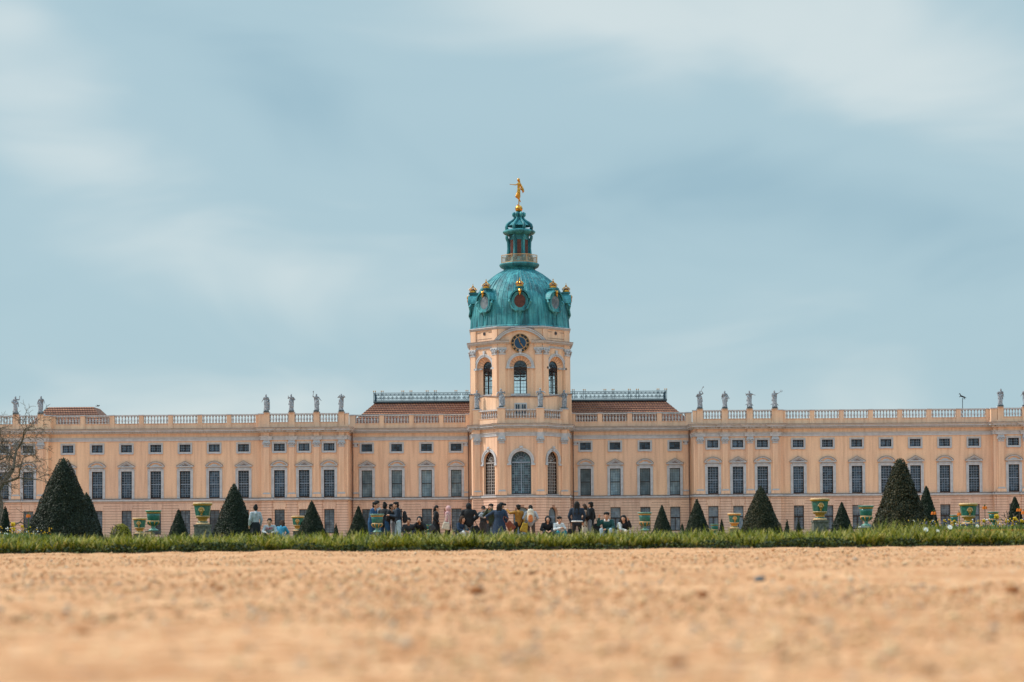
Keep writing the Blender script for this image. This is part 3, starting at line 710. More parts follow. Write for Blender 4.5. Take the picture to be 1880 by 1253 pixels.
for i in range(len(jp) - 1):   # brackets
    p, q = Vector(jp[i]), Vector(jp[i + 1]); d = q - p; n = int(d.length / 0.33)
    if n < 1: continue
    ang = math.atan2(d.y, d.x); b.M = frame(p.x, p.y, ang)
    for k in range(n): x = (k + .5) * d.length / n; b.box(x - .075, x + .075, -.42, -.16, 14.02, 14.17, 'trim')
    b.M = Matrix.Identity(4)
b.build('cornice', PAL)

# ---- balustrade
BAL = [(.115, 0), (.115, .06), (.06, .10), (.12, .26), (.14, .40), (.065, .66), (.05, .74), (.115, .84), (.115, .94)]
def balu(p, q, pierL=.6, pierR=.6, nb=8, ped=0.0):
    p, q = Vector(p), Vector(q); d = q - p; Ln = d.length; ang = math.atan2(d.y, d.x); b = MB(); b.M = frame(p.x, p.y, ang)
    b.box(0, Ln, .02, .42, 14.6, 15.22, 'stucco'); b.box(0, Ln, -.03, .47, 15.22, 15.28, 'stucco')
    b.box(0, Ln, .0, .44, 16.24, 16.42, 'baluster_stone')
    for k in range(nb):
        x = pierL / 2 + (k + .5) * (Ln - pierL / 2 - pierR / 2) / nb; b.lathe(BAL, 8, (x, .22, 15.29), 'baluster_stone')
    b.build('balustrade', PAL)
def pier(x, y, w=.6, top=16.44, ang=0, dep=.5):
    b = MB(); b.M = frame(x, y, ang); b.box(-w / 2, w / 2, -.05, dep, 14.6, top - .12, 'stucco'); b.box(-w / 2 - .06, w / 2 + .06, -.12, dep + .06, top - .12, top, 'trim'); b.box(-w / 2 - .05, w / 2 + .05, -.1, dep + .05, 14.6, 14.85, 'stucco'); b.build('balustrade_pier', PAL)
for s in (-1, 1):
    def run(xs, y, nb=8):
        for i in range(len(xs) - 1): a, c = sorted((s * xs[i], s * xs[i + 1])); balu((a, y), (c, y), nb=nb)
    mx = [7.0, 10.55, 14.5, 18.46, 22.4]; run(mx, 3.0)
    for x in mx[:-1]: pier(s * x, 3.0)
    pier(s * 22.35, 3.0, .8)
    run(AV_P, -.8, 7); run(END_P, -.8, 7)
    for x in AV_P + END_P: pier(s * x, -.85, .78, 16.62)
    for x, w_ in ((22.78, .5), (33.97, .7), (61.95, .8)): pier(s * x, -.8, w_)
    lx = [34.5, 38.3] + [38.3 + 3.84 * i for i in range(1, 6)] + [61.4]; run(lx, 0)
    for x in lx: pier(s * x, 0, .6)
    a = (s * 5.65, -2.85); c = (s * 2.6, -6.0)
    p0, p1 = (a, c) if s < 0 else (c, a); balu(p0, p1, 1.0, .9, 8)
    pier(s * 5.65, -3.0, 1.05, 16.62, dep=.7); pier(s * 2.5, -6.2, 1.0, 16.62, dep=.6); pier(s * 6.5, 2.2, .6)
balu((-2.5, -6.1), (2.5, -6.1), 1.0, 1.0, 11)

# ---- downpipes
for x, y in ((-22.9, -.95), (-6.95, 2.7), (6.95, 2.7), (22.9, -.95)):
    if abs(x) > 20: x = math.copysign(22.35, x); y = 2.75
    b = MB(); b.tube([(x, y, 0), (x, y, 13.6), (x - math.copysign(.0, x), y - .25, 13.95), (x, y - .3, 14.2)], .07, 8, 'pipe')
    for z in (3, 6, 9, 12): b.tube([(x, y, z), (x, y, z + .08)], .09, 8, 'pipe')
    b.build('downpipe', PAL)

# ---- tiled roofs by the tower, with platform railing
for s in (-1, 1):
    b = MB(); e0, e1 = 14.5, 18.35; yb, yt = 3.75, 8.2; xe, xt = 23.6, 19.65
    b.add([(s * 5, yb, e0), (s * xe, yb, e0), (s * xt, yt, e1), (s * 5, yt, e1), (s * xe, 16, e0), (s * xt, 12, e1), (s * 5, 12, e1)],
          [(0, 1, 2, 3) if s > 0 else (3, 2, 1, 0), (1, 4, 5, 2) if s > 0 else (2, 5, 4, 1), (3, 2, 5, 6)], 'tiles')
    n = 13
    for k in range(n):   # tile courses as real steps
        t = (k + .3) / n; x1 = xe + (xt - xe) * t; y1 = yb + (yt - yb) * t; z1 = e0 + (e1 - e0) * t; a, c = sorted((s * 5, s * x1))
        b.box(a, c, y1 - .07, y1 + .05, z1 - .02, z1 + .05, 'tiles')
    rf = b.build('tiled_roof', PAL)
    b = MB(); a, c = sorted((s * 5, s * 19.9)); b.box(a, c, 7.9, 12.2, 18.33, 18.55, 'lead'); b.build('roof_platform', PAL)
    # ornate railing
    b = MB(); z0, z1 = 18.60, 19.72; y = 8.05; m = 'iron_rail'
    b.box(a, c, y - .03, y + .03, z0 + .02, z0 + .09, m); b.box(a, c, y - .03, y + .03, z1 - .1, z1 - .04, m)
    gx = [19.75, 18.7, 15.9, 14.8, 12.6, 11.5, 8.7, 7.2]
    g = MB()
    for x in gx:
        for dx in (-.12, .12):
            b.box(s * x + dx - .03, s * x + dx + .03, y - .03, y + .03, z0, z1 + .1, m); g.ball((s * x + dx, y, z1 + .17), .07, 'gold_paint', 6, sz=1.6)
    xx = sorted([s * x for x in gx] + [s * 5.6]); q = random.Random(4)
    def scroll(cx, cz, r, sg, turn):
        pts = []
        for k in range(15):
            t = k / 14; a_ = turn + sg * t * 3.3 * PI; rr = r * (1 - .8 * t); pts.append((cx + rr * math.cos(a_), y, cz + rr * math.sin(a_)))
        b.tube(pts, .025, 4, m, cap=False)
    for i in range(len(xx) - 1):
        w_ = xx[i + 1] - xx[i]; k = max(1, round(w_ / .62))
        for j in range(k):
            cx = xx[i] + (j + .5) * w_ / k
            for cz, sg in ((z0 + .33, 1), (z0 + .80, -1)):
                for h in (-1, 1): scroll(cx + h * .15, cz, .16, sg * h, PI / 2)
            b.tube([(cx, y, z0 + .05), (cx, y, z1 - .05)], .014, 4, m); b.ball((cx, y, z0 + .56), .06, m, 6)
    # side run going back
    xs_ = s * 19.75
    for yy in np.arange(8.3, 12.2, .22): b.box(xs_ - .02, xs_ + .02, yy - .02, yy + .02, z0, z1, m)
    b.box(xs_ - .03, xs_ + .03, 8, 12.2, z1 - .1, z1 - .04, m)
    r = b.build('roof_railing', PAL); g.build('finial', r)
# rear wing roof seen over the left end
b = MB(); b.box(-69.5, -57.8, 17, 29, -.3, 15.2, 'stucco')
b.add([(-70.2, 16.5, 15.2), (-57.2, 16.5, 15.2), (-57.2, 29.5, 15.2), (-70.2, 29.5, 15.2), (-67.0, 20.5, 18.95), (-60.6, 20.5, 18.95), (-60.6, 25, 18.95), (-67.0, 25, 18.95)],
      [(0, 1, 5, 4), (1, 2, 6, 5), (2, 3, 7, 6), (3, 0, 4, 7), (4, 5, 6, 7)], 'tiles')
for k in range(12):
    t = (k + .3) / 12; b.box(-70.2 + 3.2 * t, -57.2 - 3.4 * t, 16.5 + 4 * t - .06, 16.5 + 4 * t + .05, 15.2 + 3.75 * t - .02, 15.2 + 3.75 * t + .05, 'tiles')
b.build('rear_wing', PAL)

# ---- tower: everything round the axis (0, 2)
AX = Matrix.Translation((0, 2.0, 0)); HR, HE = 6.35, 2.9
octo = [(-HE, -HR), (HE, -HR), (HR, -HE), (HR, HE), (HE, HR), (-HE, HR), (-HR, HE), (-HR, -HE)]
# curved attic behind the balustrade
b = MB(); pl = [(-6.66, 1.9), (-6.66, -2.7), (-5.95, -2.7), (-5.1, -3.35), (-4.2, -4.5), (-3.2, -5.7), (-2.2, -6.2), (2.2, -6.2), (3.2, -5.7), (4.2, -4.5), (5.1, -3.35), (5.95, -2.7), (6.66, -2.7), (6.66, 1.9)]
def ztop(x): t = min(1, max(0, (abs(x) - 2.2) / 3.7)); return 18.08 + .55 * t ** 1.5
b.M = Matrix.Translation((0, 1.1, 0))
for i in range(len(pl) - 1):
    (xa, ya), (xb, yb_) = pl[i], pl[i + 1]; za, zb = ztop(xa), ztop(xb)
    b.quad((xa, ya, 14.5), (xb, yb_, 14.5), (xb, yb_, zb), (xa, ya, za), 'stucco')
    d = Vector((xb - xa, yb_ - ya)).normalized(); nx_, ny_ = d.y * .08, -d.x * .08
    b.add([(xa + nx_, ya + ny_, za - .1), (xb + nx_, yb_ + ny_, zb - .1), (xb + nx_, yb_ + ny_, zb + .02), (xa + nx_, ya + ny_, za + .02), (xa * .93, ya + .6, za + .02), (xb * .93, yb_ + .6, zb + .02)],
          [(0, 1, 2, 3), (3, 2, 5, 4)], 'trim_dark')
b.add([(x, y, 18.05) for x, y in pl], [tuple(range(len(pl)))], 'lead'); b.build('attic_wall', PAL)
b = MB(); b.M = Matrix.Translation((0, -5.1, 0)); b.box(-.80, .80, -.07, 0, 15.6, 17.25, 'trim'); b.box(-.68, .68, -.12, -.071, 15.7, 17.15, 'bar_white')
w1 = b.build('attic_door', PAL); b = MB(); b.M = Matrix.Translation((0, -5.1, 0))
for x in (-.4, .4):
    for dx in (-.14, .14): b.box(x + dx - .10, x + dx + .10, -.135, -.121, 15.9, 17.05, 'pane_dark')
b.build('pane', w1)

# drum
b = MB(); drumwin = []
for i in range(8):
    p, q = Vector(octo[i]), Vector(octo[(i + 1) % 8]); d = q - p; Ln = d.length; ang = math.atan2(d.y, d.x)
    b.M = AX @ frame(p.x, p.y, ang); hw = .86; wall(b, 0, Ln, 17.6, 27.0, [(Ln / 2 - 1.42, Ln / 2 + 1.42, 18.5, 22.0, 'arch')], 0, .22, 'stucco')
    wall(b, .2, Ln - .2, 17.6, 27.0, [(Ln / 2 - hw, Ln / 2 + hw, 18.5, 22.0, 'arch')], .55, .25, 'stucco', back=True)
    # splay between outer ring and window
    n = 20; r0, r1 = 1.42, .86; cx = Ln / 2
    for k in range(n):
        a, c = PI * k / n, PI * (k + 1) / n
        b.quad((cx - r0 * math.cos(a), .22, 22 + r0 * math.sin(a)), (cx - r0 * math.cos(c), .22, 22 + r0 * math.sin(c)), (cx - r1 * math.cos(c), .55, 22 + r1 * math.sin(c)), (cx - r1 * math.cos(a), .55, 22 + r1 * math.sin(a)), 'stucco')
        if k % 2 == 0: b.tube([(cx - r0 * math.cos(a), .21, 22 + r0 * math.sin(a)), (cx - r1 * math.cos(a), .54, 22 + r1 * math.sin(a))], .02, 4, 'trim_dark')
    for s in (-1, 1): b.quad((cx + s * r0, .22, 18.5), (cx + s * r0, .22, 22), (cx + s * r1, .55, 22), (cx + s * r1, .55, 18.5), 'stucco')
    b.quad((cx - 1.42, .22, 18.5), (cx + 1.42, .22, 18.5), (cx + .86, .56, 18.5), (cx - .86, .56, 18.5), 'stucco')
    drumwin.append((p, ang, Ln, i))
b.M = AX; b.add([(x, y, 17.75) for x, y in octo], [tuple(range(8))], 'stucco'); b.add([(x * .97, y * .97, 26.9) for x, y in octo], [tuple(range(8))], 'stucco')
b.build('drum_wall', PAL)
firstw = None
for p, ang, Ln, i in drumwin:
    M = AX @ frame(p.x, p.y, ang) @ Matrix.Translation((Ln / 2, 0, 0))
    if firstw is None:
        b = MB(); arch_ring(b, 0, 22.0, 1.42, 1.74, -.10, 0.0, 'trim'); arch_ring(b, 0, 22, 1.64, 1.78, -.15, -.1005, 'trim')
        for s in (-1, 1): x0, x1 = sorted((s * 1.36, s * 1.86)); b.box(x0, x1, -.2, .2, 21.75, 22.02, 'trim'); x0, x1 = sorted((s * .86, s * 1.35)); b.box(x0, x1, .2, .5, 21.8, 21.98, 'trim'); x0, x1 = sorted((s * 1.42, s * 1.62)); b.box(x0, x1, -.05, .0, 18.5, 21.75, 'stucco')
        b.box(-1.25, 1.25, -.14, .3, 18.22, 18.5, 'baluster_stone'); b.prism([(-.12, 23.6), (.12, 23.6), (.2, 24.2), (-.2, 24.2)], -.2, 0, 'trim')
        r = b.build('drum_window', PAL)
        g = MB(); n = 18; g.prism([(-.86, 18.5), (.86, 18.5)] + [(.86 * math.cos(PI * k / n), 22 + .86 * math.sin(PI * k / n)) for k in range(n + 1)], .665, .67, 'clear_glass'); g.build('pane', r)
        f = MB(); m = 'iron_window'; arch_ring(f, 0, 22, .81, .86, .58, .66, m, legs=18.5); f.box(-.04, .04, .56, .66, 18.5, 22.0, m); f.box(-.78, .78, .56, .66, 21.9, 22.0, m); f.box(-.78, .78, .57, .66, 18.5, 18.58, m)
        for z in (19.4, 20.3, 21.15): f.box(-.78, .78, .57, .66, z - .035, z + .035, m)
        for x in (-.42, .42):
            f.box(x - .007, x + .007, .6, .64, 18.5, 21.15, m)
            for k in range(12): pass
        for z in (18.95, 19.85, 20.72): f.box(-.78, .78, .6, .64, z - .008, z + .008, m)
        for s in (-1, 1): arch_ring(f, s * .42, 21.22, .33, .38, .58, .65, m, 10)
        for s in (-1, 1):
            f.prism([(s * .06, 21.62), (s * .78, 21.62), (s * .78, 21.86), (s * .06, 21.86)] if s > 0 else [(s * .78, 21.62), (s * .06, 21.62), (s * .06, 21.86), (s * .78, 21.86)], .60, .64, m)
        for k in range(1, 6): a = PI * k / 6; f.tube([(0, .62, 22), (.8 * math.cos(a), .62, 22 + .8 * math.sin(a))], .016, 4, m)
        arch_ring(f, 0, 22, .38, .42, .6, .64, m, 10)
        # the fanlight is boarded dark
        g2 = MB(); g2.prism([(.80 * math.cos(PI * k / n), 22 + .80 * math.sin(PI * k / n)) for k in range(n + 1)], .672, .69, 'pane_dark'); g2.build('fanlight', r)
        f.build('glazing_bars', r); firstw = r; r.matrix_local = M
    else:
        r = copy_tree(firstw, PAL); r.matrix_local = M
# drum pilasters + capitals
def dpil():
    b = MB(); b.box(-.50, .50, -.08, .1, 18.1, 24.5, 'stucco'); b.box(-.42, .42, -.2, -.081, 18.4, 23.6, 'stucco'); b.box(-.48, .48, -.26, 0, 18.1, 18.4, 'stucco'); b.box(-.5, .5, -.16, 0, 24.5, 24.98, 'stucco'); b.box(-.46, .46, -.14, 0, 25.42, 26.9, 'stucco')
    r = b.build('drum_pilaster', PAL); c = MB(); c.box(-.46, .46, -.25, 0, 23.55, 23.68, 'trim'); c.prism([(-.38, 23.68), (.38, 23.68), (.52, 24.3), (-.52, 24.3)], -.26, 0, 'trim'); c.box(-.6, .6, -.34, 0, 24.3, 24.46, 'trim')
    for s in (-1, 1): c.ball((s * .45, -.3, 24.15), .15, 'trim', 8); c.ball((s * .2, -.3, 23.95), .12, 'trim', 6, sz=1.6); c.ball((s * .45, -.42, 24.15), .06, 'trim_dark', 6); c.ball((s * .38, -.27, 23.85), .09, 'trim_dark', 6)
    c.ball((0, -.3, 24.2), .12, 'trim', 6); c.build('capital', r); return r
dp = None
for i in range(8):
    p, q = Vector(octo[i]), Vector(octo[(i + 1) % 8]); d = q - p; Ln = d.length; ang = math.atan2(d.y, d.x)
    for u in (.55, Ln - .55) if i % 2 == 0 else (.45, Ln - .45):
        if dp is None: o = dp = dpil()
        else: o = copy_tree(dp, PAL)
        o.matrix_local = AX @ frame(p.x, p.y, ang) @ Matrix.Translation((u, 0, 0))
b = MB(); b.M = AX
co = octo[:]
def gap_sweep(mb, prof, m, gap=1.45):
    """runs round the drum but stops either side of the clock on the front"""
    pth = [(gap, -HR)] + octo[1:] + [octo[0], (-gap, -HR)]
    mb.sweep(prof, pth, m)
gap_sweep(b, [(0, 24.98), (.15, 24.98), (.25, 25.1), (.5, 25.15), (.56, 25.3), (.62, 25.36), (0, 25.38)], 'trim'); gap_sweep(b, [(0, 25.381), (.64, 25.365), (.64, 25.41), (0, 25.46)], 'trim_dark')
gap_sweep(b, [(0, 24.46), (.07, 24.46), (.07, 24.6), (.11, 24.62), (.11, 24.7), (0, 24.7)], 'trim', 1.9)
b.sweep([(0, 26.92), (.12, 26.92), (.2, 27.05), (.3, 27.12), (.3, 27.24), (0, 27.26)], octo, 'trim', closed=True); b.build('drum_cornice', PAL)
b = MB(); b.M = AX; Ra = (3.35 ** 2 + 1.75 ** 2) / (2 * 1.75); cz = 25.3 + 1.75 - Ra; a0 = math.asin(3.35 / Ra); n = 28
for k in range(n):
    a, c = -a0 + 2 * a0 * k / n, -a0 + 2 * a0 * (k + 1) / n
    for r0, r1, y0, m in ((Ra - .36, Ra - .1, -HR - .38, 'trim'), (Ra - .1, Ra + .02, -HR - .5, 'trim'), (Ra + .02, Ra + .06, -HR - .52, 'trim_dark')):
        b.prism([(r0 * math.sin(a), cz + r0 * math.cos(a)), (r0 * math.sin(c), cz + r0 * math.cos(c)), (r1 * math.sin(c), cz + r1 * math.cos(c)), (r1 * math.sin(a), cz + r1 * math.cos(a))], y0, -HR + .02, m)
pts = [((Ra - .36) * math.sin(-a0 + 2 * a0 * k / n), cz + (Ra - .36) * math.cos(-a0 + 2 * a0 * k / n)) for k in range(n + 1)]
b.prism(pts[::-1], -HR - .12, -HR - .004, 'stucco'); b.build('clock_gable', PAL)
# panels with port holes on the attic
b = MB(); b.M = AX
for sx in (-1, 1):
    cx, cy = sx * (HE + HR) / 2, -(HE + HR) / 2; fr = frame(cx, cy, sx * R(45) * 1.0); b.M = AX @ fr
    for x0, x1, z0, z1 in ((-1.7, -.75, 26.55, 26.6), (.75, 1.7, 26.55, 26.6), (-1.7, 1.7, 25.75, 25.79)): b.box(x0, x1, -.03, .0, z0, z1, 'trim_dark')
    b.tube([(0, -.05, 26.45), (0, .02, 26.45)], .24, 14, 'trim_dark'); b.tube([(0, -.06, 26.45), (0, .02, 26.45)], .17, 14, 'clock_black')
b.build('attic_panel', PAL)
# clock
b = MB(); b.M = AX @ Matrix.Translation((0, -HR - .13, 25.05)); cr_ = 1.2
def disc(mb, r0, r1, y0, y1, m, n=48):
    for k in range(n):
        a, c = 2 * PI * k / n, 2 * PI * (k + 1) / n
        if r0 == 0: mb.prism([(0, 0), (r1 * math.cos(c), r1 * math.sin(c)), (r1 * math.cos(a), r1 * math.sin(a))], y0, y1, m)
        else: mb.prism([(r0 * math.cos(a), r0 * math.sin(a)), (r0 * math.cos(c), r0 * math.sin(c)), (r1 * math.cos(c), r1 * math.sin(c)), (r1 * math.cos(a), r1 * math.sin(a))], y0, y1, m)
disc(b, 0, cr_ * .66, -.06, 0, 'clock_blue'); disc(b, cr_ * .66, cr_, -.06, 0, 'clock_black'); ck = b.build('clock', PAL)
b = MB(); b.M = AX @ Matrix.Translation((0, -HR - .13, 25.05)); disc(b, cr_ * .63, cr_ * .69, -.085, -.0605, 'cream_paint'); b.build('ring', ck); b = MB(); b.M = AX @ Matrix.Translation((0, -HR - .13, 25.05)); disc(b, cr_ * .965, cr_ * 1.0, -.085, -.0605, 'gold_paint'); b.build('ring', ck)
rom = ['XII', 'I', 'II', 'III', 'IIII', 'V', 'VI', 'VII', 'VIII', 'IX', 'X', 'XI']
b = MB()
for k, t in enumerate(rom):
    a = R(30 * k); r = cr_ * .83; M = AX @ Matrix.Translation((r * math.sin(a), -HR - .13, 25.05 + r * math.cos(a))) @ Matrix.Rotation(a, 4, 'Y'); b.M = M
    hgt = .125; wid = {'I': .07, 'V': .13, 'X': .13}; tot = sum(wid[c] for c in t); x = -tot / 2; q = .017
    for c in t:
        w_ = wid[c]; c0, c1 = x + q, x + w_ - q; y0, y1 = -.085, -.0605
        def bar(xa, za, xb, zb): b.prism([(xa - q, za), (xa + q, za), (xb + q, zb), (xb - q, zb)], y0, y1, 'cream_paint')
        if c == 'I': bar((c0 + c1) / 2, -hgt, (c0 + c1) / 2, hgt)
        if c == 'V': bar((c0 + c1) / 2, -hgt, c0, hgt); bar((c0 + c1) / 2, -hgt, c1, hgt)
        if c == 'X': bar(c0, -hgt, c1, hgt); bar(c1, -hgt, c0, hgt)
        x += w_
b.build('numeral', ck)
for nm, ang, ln in (('minute_hand', 144, .98), ('hour_hand', 342, .72)):
    b = MB(); b.M = AX @ Matrix.Translation((0, -HR - .13, 25.05)) @ Matrix.Rotation(R(ang), 4, 'Y'); b.prism([(-.035, -.12), (.035, -.12), (.03, ln * .8), (0, ln), (-.03, ln * .8)], -.12, -.09, 'gold_paint')
    for z in (.18, .4, .6): b.prism([(0, z - .09), (.08, z), (0, z + .09), (-.08, z)], -.125, -.088, 'gold_paint')
    b.build(nm, ck)

# dome
prof0 = [(6.5, 27.24), (6.5, 27.55), (6.46, 27.9), (6.42, 28.6), (6.30, 29.8), (6.08, 30.8), (5.70, 31.8), (5.15, 32.75), (4.45, 33.6), (3.75, 34.25), (3.0, 34.8), (2.4, 35.15), (2.05, 35.32)]
b = MB(); b.M = AX; b.lathe(prof0, 96, (0, 0, 0), 'patina', cap=False); dome = b.build('dome', PAL, smooth=True)
b = MB(); b.M = AX
for k in range(56):
    a = 2 * PI * (k + .5) / 56; big = (k % 7 in (0, 6)); r = .10 if big else .045
    b.tube([((rr + .005) * math.cos(a), (rr + .005) * math.sin(a), z) for rr, z in prof0[1:]], [r if z < 34 else r * .6 for rr, z in prof0[1:]], 5, 'patina')
b.lathe([(6.56, 27.22), (6.62, 27.35), (6.56, 27.5)], 64, (0, 0, 0), 'patina', cap=False)
qq = random.Random(2)
for k in range(56):   # cross welts of the copper sheets
    z = 28.2 + qq.random()
    while z < 33.5:
        r_ = float(np.interp(z, [p_[1] for p_ in prof0], [p_[0] for p_ in prof0])); a0_, a1_ = 2 * PI * (k + .5) / 56, 2 * PI * (k + 1.5) / 56
        b.tube([(r_ * math.cos(a_), r_ * math.sin(a_), z) for a_ in (a0_, (a0_ + a1_) / 2, a1_)], .022, 4, 'patina'); z += qq.uniform(.9, 1.4)
b.build('seam', dome)
# dormers with crowns
def crown_mb(c, s=1.0):
    b = MB(); x, y, z = c; b.lathe([(.30 * s, 0), (.44 * s, .06 * s), (.42 * s, .2 * s), (.40 * s, .26 * s)], 16, c, 'gold')
    for k in range(8):
        a = 2 * PI * k / 8; pts = []
        for t in np.linspace(0, 1, 7):
            rr = (.42 + .16 * math.sin(t * PI)) * (1 - t) ** .6 if t < 1 else 0.02; pts.append((x + rr * s * math.cos(a), y + rr * s * math.sin(a), z + (.26 + .52 * t ** .8) * s))
        b.tube(pts, .04 * s, 5, 'gold'); b.ball((x + .5 * s * math.cos(a + .39), y + .5 * s * math.sin(a + .39), z + .42 * s), .065 * s, 'gold', 6); 
    b.ball((x, y, z + .86 * s), .12 * s, 'gold', 8); b.box(x - .03, x + .03, y - .03, y + .03, z + .95 * s, z + 1.18 * s, 'gold'); b.box(x - .09, x + .09, y - .025, y + .025, z + 1.03 * s, z + 1.09 * s, 'gold')
    b.ball((x, y, z + .3 * s), .3 * s, 'red_shutter', 8); return b
pd = None
for k in range(8):
    M = AX @ Matrix.Rotation(k * PI / 4, 4, 'Z')
    if pd is None:
        b = MB(); zc = 30.5; fy = -6.52
        # body back into the dome
        b.prism([(-.95 * math.cos(t), zc + 1.15 * math.sin(t)) for t in np.linspace(-.6, PI + .6, 20)][::-1], fy + .1, -4.9, 'patina')
        for r0, r1, y0 in ((.80, .98, fy - .06), (.98, 1.16, fy - .14)):
            nn = 28
            for q in range(nn):
                a, c = 2 * PI * q / nn, 2 * PI * (q + 1) / nn
                b.prism([(r0 * math.cos(a) * .92, zc + r0 * math.sin(a) * 1.08), (r0 * math.cos(c) * .92, zc + r0 * math.sin(c) * 1.08), (r1 * math.cos(c) * .92, zc + r1 * math.sin(c) * 1.08), (r1 * math.cos(a) * .92, zc + r1 * math.sin(a) * 1.08)], y0, fy + .3, 'patina')
        # hood
        for q in range(14):
            a, c = .15 + (PI - .3) * q / 14, .15 + (PI - .3) * (q + 1) / 14
            b.prism([(1.16 * math.cos(a), zc + .1 + 1.25 * math.sin(a)), (1.36 * math.cos(a), zc + .1 + 1.42 * math.sin(a)), (1.36 * math.cos(c), zc + .1 + 1.42 * math.sin(c)), (1.16 * math.cos(c), zc + .1 + 1.25 * math.sin(c))], fy - .32, fy + 1.3, 'patina')
        for s in (-1, 1): b.tube([(s * 1.3, fy + .1, zc + .2), (s * 1.42, fy - .1, zc - .1), (s * 1.15, fy, zc - .5), (s * .95, fy - .05, zc - .95), (s * .5, fy - .1, zc - 1.25), (s * .2, fy - .12, zc - 1.2)], [.12, .16, .12, .15, .16, .06], 8, 'patina'); b.tube([(s * 1.1, fy + .2, zc + .5), (s * 1.1, fy + .9, zc + .3)], .2, 8, 'patina')
        b.box(-.42, .42, fy - .1, fy + .9, zc + 1.35, zc + 1.75, 'patina'); b.box(-.55, .55, fy - .2, fy + 1.0, zc + 1.75, zc + 1.86, 'patina')
        b.tube([(0, fy + .1, zc - 1.2), (0, fy + .2, zc - 1.8), (0, fy + .15, zc - 2.3)], [.35, .2, .08], 8, 'patina')
        pd = b.build('dormer', PAL)
        g = MB(); nn = 24; g.prism([(.76 * math.cos(2 * PI * q / nn), zc + .88 * math.sin(2 * PI * q / nn)) for q in range(nn)], fy, fy + .05, 'red_shutter')
        for q in range(-5, 6): hw = .74 * math.sqrt(max(0, 1 - (q * .15 / .88) ** 2)); g.box(-hw, hw, fy - .03, fy - .001, zc + q * .15 - .025, zc + q * .15 + .025, 'red_shutter')
        g.build('shutter', pd)
        c = crown_mb((0, fy + .35, zc + 1.86), 1.06); c.build('crown', pd)
        c = MB(); c.ball((0, fy - .28, zc + 1.25), .22, 'gold', 10, sz=1.3); c.ball((0, fy - .30, zc + .95), .14, 'gold', 8, sz=1.3); c.ball((-.2, fy - .25, zc + 1.45), .1, 'gold', 6); c.ball((.2, fy - .25, zc + 1.45), .1, 'gold', 6); c.tube([(-.12, fy - .2, zc + 1.1), (0, fy - .38, zc + .7), (.12, fy - .2, zc + 1.1)], .07, 6, 'gold'); c.build('cartouche', pd)
        pd.matrix_local = M
    else:
        o = copy_tree(pd, PAL); o.matrix_local = M
        for ch in o.children:
            if ch.name.startswith('shutter') and k in (1, 7): ch.data = ch.data.copy(); ch.data.materials[0] = MATS['pane_low_r']; ch['label'] = 'glazed oval dormer window'
# lantern
b = MB(); b.M = AX
b.lathe([(2.02, 35.25), (2.12, 35.4), (2.05, 35.5), (2.3, 35.62), (2.5, 35.72), (2.62, 35.9), (2.66, 36.05), (2.6, 36.16), (1.6, 36.17)], 48, (0, 0, 0), 'patina', cap=False)
b.lathe([(1.62, 36.1), (1.6, 36.5), (1.5, 36.7), (1.42, 37.2), (1.42, 40.2)], 8, (0, 0, 0), 'patina', rot=PI / 8, cap=False)
b.lathe([(1.7, 40.0), (1.8, 40.1), (2.0, 40.16), (2.16, 40.35), (2.16, 40.5), (1.95, 40.62), (1.7, 40.7), (1.5, 40.75)], 16, (0, 0, 0), 'patina', rot=PI / 8)
for k in range(8):
    a = PI / 8 + k * PI / 4; ca, sa = math.cos(a), math.sin(a)
    b.tube([(r * ca, r * sa, z) for r, z in ((1.75, 36.2), (1.78, 36.9), (1.62, 37.4), (1.55, 38.2), (1.6, 39.2), (1.74, 39.6), (1.72, 39.75))], [.22, .2, .17, .15, .15, .19, .13], 8, 'patina'); b.ball((1.78 * ca, 1.78 * sa, 39.72), .19, 'patina', 8)
lan = b.build('lantern', PAL)
sh = MB()
for k in range(8):
    sh.M = AX @ Matrix.Rotation(k * PI / 4, 4, 'Z'); sh.box(-.26, .26, -1.36, -1.3, 37.1, 39.3, 'red_shutter')
    for j in range(14): sh.box(-.26, .26, -1.39, -1.361, 37.15 + j * .155, 37.21 + j * .155, 'red_shutter')
    sh.prism([(.36 * math.cos(t), 39.3 + .3 * math.sin(t)) for t in np.linspace(0, PI, 10)], -1.40, -1.3, 'patina')
sh.build('shutter', lan)
g = MB(); g.M = AX; og = [(2.53 * math.cos(PI / 8 + k * PI / 4), 2.53 * math.sin(PI / 8 + k * PI / 4)) for k in range(8)]
g.sweep([(-.03, 37.18), (.03, 37.18), (.03, 37.26), (-.03, 37.26)], og, 'cream_paint', closed=True); g.sweep([(-.03, 36.22), (.03, 36.22), (.03, 36.30), (-.03, 36.30)], og, 'cream_paint', closed=True)
for k in range(8):
    p, q = Vector(og[k]), Vector(og[(k + 1) % 8])
    for j in range(12): v = p.lerp(q, j / 12); r = .05 if j == 0 else .022; g.box(v.x - r, v.x + r, v.y - r, v.y + r, 36.2, 37.2, 'cream_paint')
g.build('gallery_railing', PAL)
b = MB(); b.M = AX   # open crown of scrolled ribs
for k in range(8):
    a = PI / 8 + k * PI / 4; ca, sa = math.cos(a), math.sin(a)
    rz = ((1.66, 40.65), (1.82, 41.0), (1.74, 41.3), (1.4, 41.58), (1.0, 41.85), (.72, 42.1), (.6, 42.35), (.66, 42.55), (.78, 42.68), (.8, 42.82), (.66, 42.95), (.5, 42.9))
    b.tube([(r * ca, r * sa, z) for r, z in rz], [.20, .20, .19, .18, .16, .15, .14, .15, .19, .20, .16, .10], 7, 'patina')
